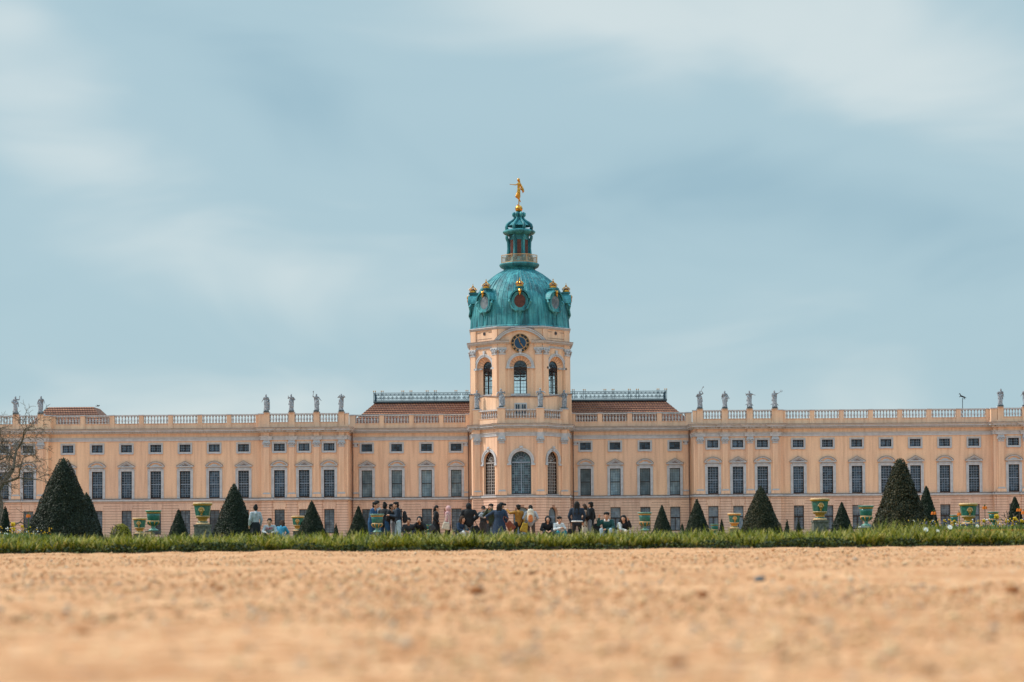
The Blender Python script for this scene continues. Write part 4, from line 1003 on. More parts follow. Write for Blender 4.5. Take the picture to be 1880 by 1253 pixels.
b.lathe([(.4, 42.0), (.3, 42.3), (.35, 42.8), (.5, 43.0), (.3, 43.1)], 16, (0, 0, 0), 'patina'); b.lathe([(1.66, 41.22), (1.30, 41.55), (.92, 41.84), (.62, 42.12), (.52, 42.4)], 8, (0, 0, 0), 'patina', rot=PI / 8, cap=False)
b.build('openwork_crown', PAL, smooth=True)
b = MB(); b.M = AX; b.ball((0, 0, 43.55), .50, 'gold', 24); b.build('gilded_ball', PAL, smooth=True)

# ------------------------------------------------------------------ figures in stone and gold
def stone_figure(seed, armL, armR, twist=0.0, extra=None, cloak=1, voxel=.035, mname='statue_stone'):
    """robed standing figure, feet at z=0, about 2.05 m, facing -Y; arms are (elbow, hand)"""
    q = random.Random(seed); b = MB(); lean = q.uniform(-.06, .06); hipx = q.choice((-1, 1)) * .06
    b.capsule((hipx, 0, 1.15), (lean * .6, 0, 1.42), .19, .17, flat=.8); b.capsule((lean * .6, 0, 1.42), (lean, -.01, 1.62), .19, .20, flat=.72)
    b.capsule((lean, 0, 1.66), (lean + twist * .05, -.02, 1.80), .075, .065); hx = lean + twist * .08
    b.ball((hx, -.03, 1.90), .12, 'x', 14, sz=1.2, sx=.9); b.ball((hx, .03, 1.96), .115, 'x', 10); b.ball((hx + twist * .05, -.15, 1.88), .03, 'x', 6); b.ball((hx, .1, 1.98), .06, 'x', 8)
    for sg, (el, ha) in ((-1, armL), (1, armR)):
        sh = (lean + sg * .24, 0, 1.64); b.capsule(sh, el, .085, .065); b.capsule(el, ha, .06, .04); b.ball(ha, .055, 'x', 8)
        d = (Vector(ha) - Vector(el)).normalized(); 
        for k in (-1, 0, 1): b.capsule(Vector(ha), Vector(ha) + d * .1 + Vector((k * .025, 0, -.01)), .022, .016)
    # legs under a robe with falling folds
    b.capsule((hipx - .10, -.02, 1.10), (-.13 + hipx * .3, -.10 if hipx > 0 else -.02, .55), .15, .12); b.capsule((hipx + .10, -.02, 1.10), (.13, -.02 if hipx > 0 else -.12, .55), .15, .12)
    for k in range(11):
        a = 2 * PI * k / 11 + q.uniform(-.2, .2); rr = q.uniform(.20, .27); b.capsule((hipx + .14 * math.cos(a), .12 * math.sin(a), 1.18), (rr * math.cos(a) + hipx * .4, rr * .8 * math.sin(a), .12), .07, q.uniform(.05, .085))
    b.capsule((-.13, -.16, .06), (-.13, -.26, .04), .06, .045); b.capsule((.12, -.12, .06), (.12, -.22, .04), .06, .045)
    b.capsule((0, 0, .9), (0, 0, .15), .2, .24, flat=.8)
    if cloak:
        sg = q.choice((-1, 1)); b.capsule((sg * .25, .05, 1.6), (-sg * .2, -.14, 1.2), .08, .08); b.capsule((-sg * .22, .1, 1.35), (-sg * .34, .1, .75), .08, .05); b.capsule((sg * .22, .14, 1.5), (sg * .2, .16, .4), .09, .06)
    if extra: extra(b)
    return b
def make_statue(name_label, px, py_, pos, seed, armL, armR, H=2.2, rz=0, twist=0, extra=None, group='stone statues along the palace balustrade', zbase=16.62):
    T = empty('statue', pos, rz); tag(T, name_label, 'statue', group)
    k = H / 2.07; b = stone_figure(seed, armL, armR, twist, extra); b.v = [(x * k, y * k, z * k + .14) for x, y, z in b.v]; remesh(b, 'figure', 'statue_stone', .034, T, 1)
    p = MB(); p.box(-.33, .33, -.3, .3, 0, .16, 'lead'); p.lathe([(.34, .16), (.32, .22), (.2, .26)], 10, (0, 0, 0), 'statue_stone', sy=.8); p.build('plinth', T); return T
def loc(x, y, z): return (1.2 + x, 250 + y, z)
dn = lambda s: ((s * .36, .05, 1.32), (s * .40, -.08, 1.06))
hipA = lambda s: ((s * .44, .06, 1.38), (s * .22, -.14, 1.22))
chestA = lambda s: ((s * .36, -.06, 1.34), (s * .06, -.26, 1.48))
up = lambda s: ((s * .40, -.04, 1.78), (s * .36, -.06, 2.12))
outA = lambda s: ((s * .42, -.02, 1.46), (s * .68, -.10, 1.36))
headA = lambda s: ((s * .42, -.02, 1.60), (s * .15, -.12, 1.86))
lowout = lambda s: ((s * .38, 0, 1.38), (s * .56, -.06, 1.12))
def basket(b): b.ball((-.34, -.16, 1.30), .16, 'x', 10); b.ball((-.42, -.2, 1.42), .09, 'x', 8)
def torch(b): b.capsule((-.36, -.06, 2.1), (-.36, -.06, 2.30), .03, .05); b.ball((-.36, -.06, 2.36), .09, 'x', 8)
def child(b): b.capsule((.34, .0, .2), (.36, .02, .85), .11, .09); b.ball((.36, -.02, 1.0), .1, 'x', 8); b.capsule((.34, 0, .75), (.24, -.1, 1.05), .05, .04)
def flute(b): b.capsule((-.1, -.2, 1.82), (.38, -.16, 1.80), .025, .025)
def trumpet(b): b.capsule((.02, -.18, 1.88), (.36, -.22, 2.42), .03, .035); b.capsule((.33, -.22, 2.36), (.42, -.23, 2.52), .03, .09)
def wreath(b):
    for k in range(9): a = 2 * PI * k / 9; b.capsule((.80 + .13 * math.cos(a), -.1, 1.95 + .13 * math.sin(a)), (.80 + .13 * math.cos(a + .7), -.1, 1.95 + .13 * math.sin(a + .7)), .03, .03)
def wings(b): b.capsule((-.2, .0, .5), (-.50, -.02, .28), .08, .05); b.capsule((.2, 0, .4), (.42, 0, .2), .08, .05)
def lyre(b): b.capsule((.3, -.1, 1.0), (.42, -.12, 1.35), .07, .04); b.capsule((.3, -.1, 1.0), (.52, -.12, 1.05), .05, .03)
def staff(b): b.capsule((-.36, -.2, .1), (-.34, -.2, 1.7), .025, .025)
Ls = 'leftmost statue on the left end of the balustrade, '
make_statue('grey statue raising one arm and holding a bundle at its hip, behind bare twigs', 34, 0, loc(-66.05, -.9, 16.62), 1, ((-.38, -.02, 1.36), (-.30, -.2, 1.28)), ((.42, -.04, 1.6), (.50, -.06, 2.02)), extra=basket)
make_statue('grey statue in front of the small far left tiled roof, one elbow out', 78, 0, loc(-62.8, -.9, 16.62), 2, dn(-1), ((.42, 0, 1.42), (.50, -.14, 1.18)))
make_statue('grey robed statue with both arms lowered, leftmost of the four left of the tower', 491, 0, loc(-33.27, -.9, 16.62), 3, lowout(-1), dn(1), extra=child)
make_statue('slim grey statue, hand raised to its shoulder, second of the four left of the tower', 539, 0, loc(-29.98, -.9, 16.62), 4, ((-.40, -.05, 1.5), (-.36, -.15, 1.80)), hipA(1))
make_statue('grey statue holding a torch high above its head', 586, 0, loc(-26.72, -.9, 16.62), 5, ((-.42, -.04, 1.74), (-.36, -.06, 2.10)), ((.40, 0, 1.42), (.58, -.08, 1.24)), extra=torch)
make_statue('grey statue playing a flute with raised elbows, nearest left of the tiled roof', 630, 0, loc(-23.46, -.9, 16.62), 6, headA(-1), ((.46, -.04, 1.62), (.30, -.16, 1.80)), twist=-.5, extra=flute)
make_statue('pale statue stretching an arm left, on the left corner pier before the tower', 878, 0, loc(-5.65, -2.7, 16.62), 7, ((-.40, -.08, 1.58), (-.70, -.16, 1.62)), hipA(1), H=2.35, group='stone statues in front of the tower')
make_statue('pale statue with spread elbows, left of the small attic window below the clock', 922, 0, loc(-2.5, -5.95, 16.62), 8, ((-.46, 0, 1.52), (-.52, -.2, 1.30)), ((.46, 0, 1.52), (.40, -.2, 1.72)), H=2.3, extra=child, group='stone statues in front of the tower')
make_statue('pale statue with outspread arms, right of the small attic window below the clock', 988, 0, loc(2.5, -5.95, 16.62), 9, ((-.44, 0, 1.62), (-.40, -.1, 1.42)), ((.44, 0, 1.62), (.58, -.16, 1.48)), H=2.35, group='stone statues in front of the tower')
make_statue('pale statue turned aside with arms folded, on the right corner pier before the tower', 1034, 0, loc(5.65, -2.7, 16.62), 10, chestA(-1), hipA(1), H=2.3, rz=-.7, group='stone statues in front of the tower')
make_statue('grey statue blowing a long trumpet up to the right', 1287, 0, loc(23.46, -.9, 16.62), 11, hipA(-1), ((.40, -.06, 1.72), (.22, -.2, 2.0)), extra=trumpet)
make_statue('grey statue holding its cloak low to the right, between the trumpeter and the winged figure', 1333, 0, loc(26.72, -.9, 16.62), 12, dn(-1), lowout(1), extra=lyre)
make_statue('grey statue with small wings low on both sides and an arm held out', 1378, 0, loc(29.98, -.9, 16.62), 13, ((-.40, 0, 1.46), (-.46, -.15, 1.66)), ((.42, 0, 1.55), (.66, -.1, 1.48)), extra=wings)
make_statue('grey statue holding a ring shaped wreath out to the right', 1424, 0, loc(33.27, -.9, 16.62), 14, chestA(-1), ((.42, -.04, 1.70), (.70, -.08, 1.86)), extra=lambda b: (wreath(b), wings(b)))
make_statue('dark grey statue leaning on a staff, right of the horse weathervane', 1836, 0, loc(62.8, -.9, 16.62), 15, ((-.42, -.05, 1.5), (-.36, -.18, 1.24)), dn(1), extra=staff)
make_statue('dark grey statue cut by the right edge of the picture', 1880, 0, loc(66.05, -.9, 16.62), 16, lowout(-1), hipA(1))

# gilded figure on the ball
T = empty('gilded_statue', loc(0, 2, 44.05)); tag(T, 'gilded dancing woman balancing on one foot on the gold ball above the dome', 'statue')
b = MB(); u = 1.0
b.capsule((-.05, 0, .05), (-.30, -.05, .02), .07, .05); b.capsule((.0, 0, .08), (.05, 0, .95), .085, .13); b.capsule((.05, 0, .95), (.02, 0, 1.75), .15, .25)      # standing leg
b.capsule((-.05, -.02, 1.7), (-.42, -.14, 1.12), .24, .17); b.capsule((-.42, -.14, 1.10), (.12, .05, .72), .12, .09); b.capsule((.12, .05, .72), (.32, .1, .42), .09, .05)  # bent leg going back
b.capsule((0, 0, 1.75), (-.04, 0, 2.2), .28, .20, flat=.8); b.capsule((-.04, 0, 2.2), (.02, 0, 2.75), .20, .25, flat=.75); b.capsule((.02, 0, 2.9), (-.02, 0, 3.12), .1, .09)
for k, (x, z) in enumerate(((-.46, 1.2), (-.36, 1.05), (-.22, 1.0), (-.06, .98), (.12, 1.0), (.22, 1.1))): b.capsule((-.12 + k * .06, -.1, 2.05), (x, -.12, z), .09, .07); b.capsule((-.12 + k * .06, .1, 2.05), (x, .14, z), .09, .07)
b.ball((-.06, 0, 3.34), .20, 'x', 14, sz=1.15, sx=.95); b.ball((.02, .02, 3.42), .19, 'x', 12); b.ball((-.25, -.01, 3.32), .04, 'x', 6); b.capsule((.1, .02, 3.4), (.24, .05, 2.85), .1, .09)
b.capsule((-.16, -.1, 2.85), (-.45, -.3, 2.66), .10, .08); b.capsule((-.45, -.3, 2.66), (-1.02, -.34, 2.72), .08, .05); b.ball((-1.08, -.34, 2.73), .07, 'x', 8)
for k in range(4): b.capsule((-1.08, -.40 + k * .04, 2.73), (-1.24, -.42 + k * .05, 2.74), .028, .02)
b.capsule((.2, .1, 2.82), (.34, .28, 2.45), .10, .08); b.capsule((.34, .28, 2.45), (.25, .12, 2.15), .08, .06)
b.v = [(x * (.80 if abs(x) < .6 else 1) + (0 if abs(x) < .6 else math.copysign(-.0, x)), y * .8, z) for x, y, z in b.v]; remesh(b, 'figure', 'gold', .034, T, 1)
b = MB(); b.tube([(.22, .15, 2.9), (.38, .22, 2.5), (.52, .2, 2.15), (.60, .16, 1.85), (.54, .12, 1.62)], [.07, .13, .17, .15, .03], 8, 'gold'); b.tube([(.1, .1, 2.2), (.36, .16, 2.1), (.5, .18, 1.9)], [.06, .08, .04], 8, 'gold'); b.build('drapery', T, smooth=True)

# weathervane and bird
p = P(1767, 731, 268); T = empty('weathervane', (p.x, 268, 14.5)); tag(T, 'small black prancing horse weathervane on a thin pole behind the right balustrade', 'weathervane')
b = MB(); b.tube([(0, 0, 0), (0, 0, p.z - 14.5)], .05, 6, 'lead'); b.build('pole', T)
b = MB(); z = p.z - 14.5; b.capsule((-.22, 0, .28 + z), (.22, 0, .12 + z), .12, .10, flat=.4); b.capsule((-.22, 0, .3 + z), (-.36, 0, .62 + z), .08, .05, flat=.4); b.capsule((-.36, 0, .62 + z), (-.50, 0, .52 + z), .06, .035, flat=.4)
b.capsule((-.2, 0, .22 + z), (-.42, 0, .2 + z), .05, .03, flat=.5); b.capsule((-.42, 0, .2 + z), (-.40, 0, .05 + z), .03, .02); b.capsule((.22, 0, .1 + z), (.2, 0, -.2 + z), .06, .03, flat=.5); b.capsule((.26, 0, .12 + z), (.36, 0, -.2 + z), .05, .03, flat=.5); b.capsule((.3, 0, .16 + z), (.5, 0, .0 + z), .04, .05, flat=.5)
remesh(b, 'horse', 'iron_window', .02, T, 1)
p = P(179.5, 746, 240); b = MB(); b.capsule((-.12, 0, 0), (.12, 0, .03), .05, .08); b.ball((.2, 0, .08), .06, 'x', 8); b.capsule((0, 0, .02), (-.05, .3, .16), .05, .02); b.capsule((0, 0, .02), (-.05, -.3, .16), .05, .02); b.capsule((-.1, 0, 0), (-.3, 0, 0), .04, .03)
o = remesh(b, 'bird', 'iron_window', .02); o.location = p; tag(o, 'tiny dark bird in the air right of the far left tiled roof', 'bird')

# ------------------------------------------------------------------ clipped yews
def cone_r(t, pw, tip): return max(0.0, (1 - t) ** pw) * (1 - math.exp(-(1 - t) / tip))
def yew_mesh(seed, n, leaf, pw=.88, tip=.03, rough=.012, mname='yew_leaf', bumps=()):
    """unit height, unit base radius"""
    r = np.random.RandomState(seed); T = empty('clipped_yew')
    t = 1 - np.sqrt(1 - r.rand(n) * .998); th = r.rand(n) * 2 * PI
    rad = np.maximum(0, (1 - t)) ** pw * (1 - np.exp(-(1 - t) / tip))
    wob = 1 + .025 * np.sin(3 * th + 5 * t * 3 + seed) + .02 * np.sin(7 * th - 9 * t + seed * 2) + .03 * np.sin(t * 23 + 2 * np.sin(th * 2))
    rad = rad * wob
    return T, t, th, rad, r
def make_yew(label, px, apex, Y, left, right, seed, group, n=5000, leaf=.035, pw=.88, tip=.03, mname='yew_leaf', shag=.03, blunt=0.0):
    top = P(px, apex, Y); xl = P(left, 975, Y).x; xr = P(right, 975, Y).x; cx = (xl + xr) / 2; H = top.z + .02; Rb = (xr - xl) / 2 * 1.04
    Rb *= (H + .25) / H; H += .25; shag = shag if n > 10000 else .014; T = empty('clipped_yew', (top.x * .5 + cx * .5, Y, -.25), 0); tag(T, label, 'yew', group)
    r = np.random.RandomState(seed); n = int(n * 1.3)
    t = 1 - np.sqrt(1 - r.rand(n) * .999); th = r.rand(n) * 2 * PI
    base = np.maximum(0, 1 - t) ** pw * (1 - np.exp(-(1 - t) / tip)) + blunt * np.maximum(0, 1 - t) ** .3 * t ** 6
    wob = 1 + .03 * np.sin(3 * th + 14 * t + seed) + .022 * np.sin(8 * th - 19 * t + seed * 2) + .02 * np.sin(t * 31 + 2 * np.sin(th * 3))
    rad = Rb * base * wob + r.randn(n) * leaf * shag / .03 * .45; z = t * H + r.randn(n) * leaf * .5
    c = np.stack([rad * np.cos(th), rad * np.sin(th), np.maximum(z, .0)], -1)
    nrm = np.stack([np.cos(th), np.sin(th), np.full(n, .45)], -1) + r.randn(n, 3) * .55; nrm /= np.linalg.norm(nrm, axis=1, keepdims=True)
    a = np.cross(nrm, r.randn(n, 3)); a /= np.linalg.norm(a, axis=1, keepdims=True); bb = np.cross(nrm, a)
    s = leaf * (0.6 + .9 * r.rand(n))[:, None]
    V = np.stack([c + a * s, c + bb * s * .55, c - a * s, c - bb * s * .55], 1).reshape(-1, 3); F = np.arange(4 * n).reshape(-1, 4)
    np_mesh('crown', V, F, mname, T)
    b = MB(); prof = [(max(.002, Rb * (1 - k / 16) ** pw * (1 - math.exp(-(1 - k / 16) / tip)) * .93), k / 16 * H * .985) for k in range(17)]
    b.lathe(prof, 20, (0, 0, 0), 'yew_core'); b.build('inner_branches', T, smooth=True)
    b = MB(); b.tube([(0, 0, -.03), (0, 0, H * .3)], [.09, .06], 8, 'bark'); b.build('trunk', T)
    return T
YG = 'clipped yew cones in the garden beds'
make_yew('largest dark clipped yew cone, on the left, with a blunt tip', 122, 838, 62, 40, 183, 1, YG, 26000, .024, .90, .012, shag=.024, blunt=.13)
make_yew('narrow dark shoulder of a second yew behind the right flank of the largest left cone', 160, 903, 66, 128, 187, 21, YG, 6000, .026, .7, .06)
make_yew('big rough brownish yew cone on the right with a rounded tip', 1652, 839, 63, 1602, 1706, 2, YG, 24000, .030, .86, .012, 'yew_brown', shag=.05, blunt=.15)
make_yew('tall dark yew cone left of the person in the white sweater', 430, 886, 84, 388, 471, 3, YG, 14000, .028, .88, .03)
make_yew('small dark yew cone left of the tall green and gold vase', 328, 934, 112, 307, 348, 4, YG, 5000, .036, .95, .02)
make_yew('smooth dark yew cone hiding half of a small gold rimmed vase', 573, 918, 100, 543, 601, 5, YG, 8000, .03, .95, .02)
make_yew('dark yew cone directly left of the standing people in blue and grey', 658, 928, 108, 637, 680, 6, YG, 6000, .034, .95, .02)
make_yew('tiny yew cone far off between the two yews left of the crowd', 617, 961, 200, 611, 623, 7, YG, 1200, .06, .95, .02)
make_yew('small dark yew cone at the left edge under the bare tree', 10, 928, 95, -2, 21, 8, YG, 4000, .032, .75, .03)
make_yew('dark yew cone directly right of the green vase beside the seated pair', 1215, 926, 108, 1196, 1235, 9, YG, 6000, .034, .95, .02)
make_yew('yew cone between the vase beside the seated pair and the small gold rimmed vase', 1279.5, 915, 98, 1255, 1305, 10, YG, 8000, .03, .95, .02)
make_yew('tall dark yew cone right of the small gold rimmed vase', 1396, 891, 84, 1358, 1437, 11, YG, 14000, .028, .86, .025, 'yew_brown')
make_yew('yew cone between the large gold vase and the round green vase on the right', 1545, 921, 100, 1524, 1569, 12, YG, 7000, .032, .95, .03)
make_yew('slim yew cone half hidden behind the big brownish one', 1699, 891, 82, 1678, 1728, 13, YG, 9000, .028, .85, .03)
make_yew('dark yew cone near the right edge beside the orange flowers', 1864, 911, 84, 1846, 1880, 14, YG, 7000, .03, .72, .03)
for px, ap, l_, r_, lab in ((1252.5, 961, 1247, 1258, 'tiny far yew cone left of the third yew to the right of the crowd'), (1325, 952, 1319, 1331, 'tiny far yew cone just left of the small gold rimmed vase on the right'),
                            (1445, 954, 1439, 1451, 'left one of the two tiny yews between the tall yew and the large gold vase'), (1466, 955, 1460, 1472, 'right one of the two tiny yews, nearest the large gold vase')):
    make_yew(lab, px, ap, 205, l_, r_, int(px), YG, 1200, .06, .95, .02)

# yellow green round shrub and bare plants
def shrub(label, px, top, Y, wpx, seed):
    p = P(px, top, Y); H = p.z; Rr = wpx / 2 * Y / FPX; T = empty('round_shrub', (p.x, Y, 0)); tag(T, label, 'shrub'); r = np.random.RandomState(seed); n = 3500
    u = r.randn(n, 3); u /= np.linalg.norm(u, axis=1, keepdims=True); u[:, 2] = abs(u[:, 2]); c = u * np.array([Rr, Rr, H * .95]) * (.86 + .16 * r.rand(n, 1)); nn = u + r.randn(n, 3) * .6
    a = np.cross(nn, r.randn(n, 3)); a /= np.linalg.norm(a, axis=1, keepdims=True); b_ = np.cross(nn, a); b_ /= np.linalg.norm(b_, axis=1, keepdims=True); s = .03
    np_mesh('foliage', np.stack([c + a * s, c + b_ * s * .6, c - a * s, c - b_ * s * .6], 1).reshape(-1, 3), np.arange(4 * n).reshape(-1, 4), 'yellow_shrub', T)
    b = MB(); b.tube([(0, 0, 0), (0, 0, H * .6)], .03, 6, 'bark'); b.lathe([(Rr * .8, 0), (Rr * .8, H * .4), (Rr * .5, H * .78), (.02, H * .86)], 12, (0, 0, 0), 'yew_core'); b.build('stem', T)
shrub('low round yellow green shrub right of the largest left yew', 222, 960, 90, 42, 3)

# bare tree on the left
def bare_tree(label, base, H, seed, spread=1.0, depth=7, cat='tree'):
    q = random.Random(seed); T = empty('bare_tree', base); tag(T, label, cat); tr = MB(); br = MB()
    def grow(p, d, ln, r, dep):
        pts = [p]; rad = [r]; k = 4
        for i in range(k):
            d = (d + Vector((q.gauss(0, .16), q.gauss(0, .16), q.gauss(0, .10) + (.05 if dep > 3 else -.03)))).normalized(); p = p + d * ln / k; pts.append(p); rad.append(r * (1 - .22 * (i + 1) / k))
        (tr if dep == depth else br).tube(pts, rad, 6 if dep > 3 else 4, 'bark', cap=False)
        if dep == 0: return
        nchild = 4 if dep == depth else (q.choice((2, 3)) if dep > 1 else 3); ph = q.uniform(0, 6.28)
        for c in range(nchild):
            ax = Matrix.Rotation(ph + 2 * PI * c / nchild + q.uniform(-.4, .4), 3, d) @ d.orthogonal().normalized(); nd = Matrix.Rotation(R(q.uniform(18, 50)) * spread, 3, ax) @ d
            grow(p if c == 0 else pts[q.choice((2, 3, 4))], nd, ln * q.uniform(.62, .86), max(rad[-1] * q.uniform(.62, .88), .014), dep - 1)
    grow(Vector((0, 0, -.1)), Vector((.05, 0, 1)), H * .27, H * .022, depth)
    tr.build('trunk', T, smooth=True); br.build('branches', T)
p = P(6, 985, 150); bare_tree('bare brown tree with fine twigs at the left edge in front of the palace', (p.x, 150, -.25), 15.0, 11, 1.05, 8)
p = P(20, 985, 300); bare_tree('bare treetop showing faintly above the roof at the far left', (p.x, 300, 0), 22, 5, 1.0, 7)
p = P(6, 985, 120); bare_tree('small dark bare tree with knobbly branches beside the small left yew', (p.x, 120, 0), 4.6, 23, 1.3, 4)
for px, lab, sd_, Y, H in ((205, 'thin bare twiggy plant between the largest left yew and the round shrub', 2, 80, 1.3), (1853, 'bare twiggy plant by the yew at the right edge', 9, 62, 1.4)):
    p = P(px, 985, Y); bare_tree(lab, (p.x, Y, 0), H, sd_, 1.0, 3, 'plant')

# ------------------------------------------------------------------ vases
def vplinth(T, zb, k):
    if zb > -.2:
        b = MB(); b.box(-.3, .3, -.3, .3, -(zb + .25) / k, -.045, 'stone_block'); b.box(-.34, .34, -.34, .34, -.045, -.001, 'stone_block'); b.build('plinth', T)
def vase_gold(label, px, top, bot, wpx, ped=None, group='green and gold vases with a gilded face'):
    """four sided-looking bowl with a thick gilded rim and an oval face in front"""
    Y = .88 * FPX / wpx; pt = P(px, top, Y); pb = P(px, bot, Y); H = 1.02; zb = pt.z - H; T = empty('garden_vase', (pt.x, Y, zb)); tag(T, label, 'vase', group)
    b = MB(); b.lathe([(.31, .38), (.33, .42), (.365, .64), (.40, .88)], 8, (0, 0, 0), 'vase_green', rot=PI / 8); 
    b.build('bowl', T)
    b = MB(); b.lathe([(.37, .87), (.41, .89), (.45, .94), (.45, .99), (.41, 1.02), (.34, 1.02), (.33, .9)], 32, (0, 0, 0), 'cream_paint', cap=False)
    b.lathe([(.415, .885), (.453, .93), (.453, .945)], 32, (0, 0, 0), 'gold_paint', cap=False)
    b.build('rim', T, smooth=True)
    b = MB(); b.lathe([(.335, .36), (.335, .40), (.25, .41)], 32, (0, 0, 0), 'cream_paint'); b.lathe([(.30, .3), (.30, .36), (.2, .37)], 28, (0, 0, 0), 'gold_paint'); b.lathe([(.22, .14), (.20, .2), (.23, .3)], 24, (0, 0, 0), 'gold_paint', cap=False); b.lathe([(.22, .08), (.25, .1), (.22, .145)], 24, (0, 0, 0), 'vase_green'); b.lathe([(.32, 0), (.32, .06), (.26, .09)], 28, (0, 0, 0), 'cream_paint')
    b.build('foot', T, smooth=True)
    b = MB(); b.ball((0, -.345, .66), .105, 'gold_paint', 14, sz=1.45, sy=.55); b.ball((0, -.40, .63), .03, 'cream_paint', 8); b.ball((-.04, -.385, .68), .022, 'clock_black', 6); b.ball((.04, -.385, .68), .022, 'clock_black', 6); b.tube([(-.04, -.39, .575), (0, -.395, .565), (.04, -.39, .575)], .012, 5, 'stone_block')
    for k in range(9): a = PI * k / 8; b.ball((.115 * math.cos(a), -.345, .66 + .13 * math.sin(a)), .035, 'cream_paint', 6)
    b.ball((0, -.32, .47), .045, 'gold_paint', 8); b.build('face_relief', T, smooth=True)
    if not ped: vplinth(T, zb, 1)
    if ped:
        g = MB(); g.box(-.34, .34, -.34, .34, -.26, zb - .09, 'stone_block'); g.box(-.37, .37, -.37, .37, zb - .09, zb - .002, 'stone_block'); o = g.build('stone_pedestal'); o.location = (pt.x, Y, 0); tag(o, ped, 'pedestal', 'stone pedestals under the vases')
def vase_green(label, px, top, bot, wpx, ped=None, k=1.0, group='green bell shaped vases with a gold lobed base'):
    Y = .80 * k * FPX / wpx; pt = P(px, top, Y); H = 1.0 * k; zb = pt.z - H; T = empty('garden_vase', (pt.x, Y, zb)); T.scale = (k, k, k); tag(T, label, 'vase', group)
    b = MB(); b.lathe([(.27, .50), (.285, .54), (.30, .70), (.325, .85)], 32, (0, 0, 0), 'vase_green'); b.build('bowl', T, smooth=True)
    b = MB(); b.lathe([(.325, .85), (.345, .86), (.345, .90), (.335, .905)], 32, (0, 0, 0), 'gold_paint', cap=False); b.lathe([(.33, .905), (.36, .94), (.40, .965), (.40, .99), (.38, 1.0), (.32, 1.0), (.31, .9)], 32, (0, 0, 0), 'vase_light', cap=False); b.build('rim', T, smooth=True)
    b = MB(); b.lathe([(.28, .44), (.30, .455), (.30, .485), (.27, .50)], 32, (0, 0, 0), 'cream_paint'); b.lathe([(.10, .24), (.2, .28), (.28, .37), (.29, .44)], 32, (0, 0, 0), 'vase_green', cap=False)
    for k in range(16):
        a = 2 * PI * k / 16; b.tube([(r * math.cos(a), r * math.sin(a), z) for r, z in ((.12, .25), (.22, .29), (.29, .37), (.305, .44))], [.010, .018, .026, .036], 6, 'gold_paint' if k % 2 else 'vase_green')
    b.build('lobed_base', T, smooth=True)
    b = MB(); b.lathe([(.24, 0), (.24, .05), (.19, .08), (.10, .13), (.08, .18), (.11, .22), (.12, .25)], 24, (0, 0, 0), 'vase_light'); b.build('foot', T, smooth=True)
    if not ped: vplinth(T, zb, k)
    if ped:
        g = MB(); g.box(-.3, .3, -.3, .3, -.26, zb - .07, 'stone_block'); g.box(-.34, .34, -.34, .34, zb - .07, zb - .002, 'baluster_stone'); o = g.build('stone_pedestal'); o.location = (pt.x, Y, 0); tag(o, ped, 'pedestal', 'stone pedestals under the vases')
vase_gold('large gold rimmed green vase on a grey pedestal between two left yews', 372, 923, 965, 35, 'grey stone pedestal under the large gold rimmed vase on the left')
vase_gold('large gold rimmed green vase on a dark pedestal, right of the tall right yew', 1505, 915, 956, 35, 'dark weathered pedestal under the large gold rimmed vase on the right')
vase_gold('small gold rimmed vase left of the round green vase on the left', 256.5, 951, 975, 25.5)
vase_gold('small gold rimmed vase left of the tall yew on the right', 1348, 942.5, 970, 24.5)
vase_gold('gold rimmed vase half hidden by a yew, right of the pair seated on the left', 547, 947.5, 975, 24)
vase_gold('gold rimmed vase rising behind the flower bed on the right', 1777.5, 924, 958, 33.5)
vase_green('green bell shaped vase beside the small gold rimmed vase on the left', 281.5, 937.5, 974, 30)
vase_green('green bell shaped vase in front of the standing crowd', 692.3, 944, 978, 27, k=.74)
vase_green('green bell shaped vase right of the seated pair in white and black', 1183.5, 941, 972, 27)
vase_green('green bell shaped vase on a low pedestal left of the big brownish yew', 1590, 928.7, 966, 30, 'low stone pedestal left of the big brownish yew')
vase_green('small far green vase left part of the flower bed on the right', 1752, 946, 965, 17.5)
vase_green('small green vase right of the gold rimmed one behind the flower bed', 1823.5, 940, 960, 21)
vase_green('small far green vase between the seated black hood and the long black coat', 786.5, 963.5, 975, 14)
vase_green('tiny far vase rim between two yews on the right', 1312, 962.5, 975, 16)

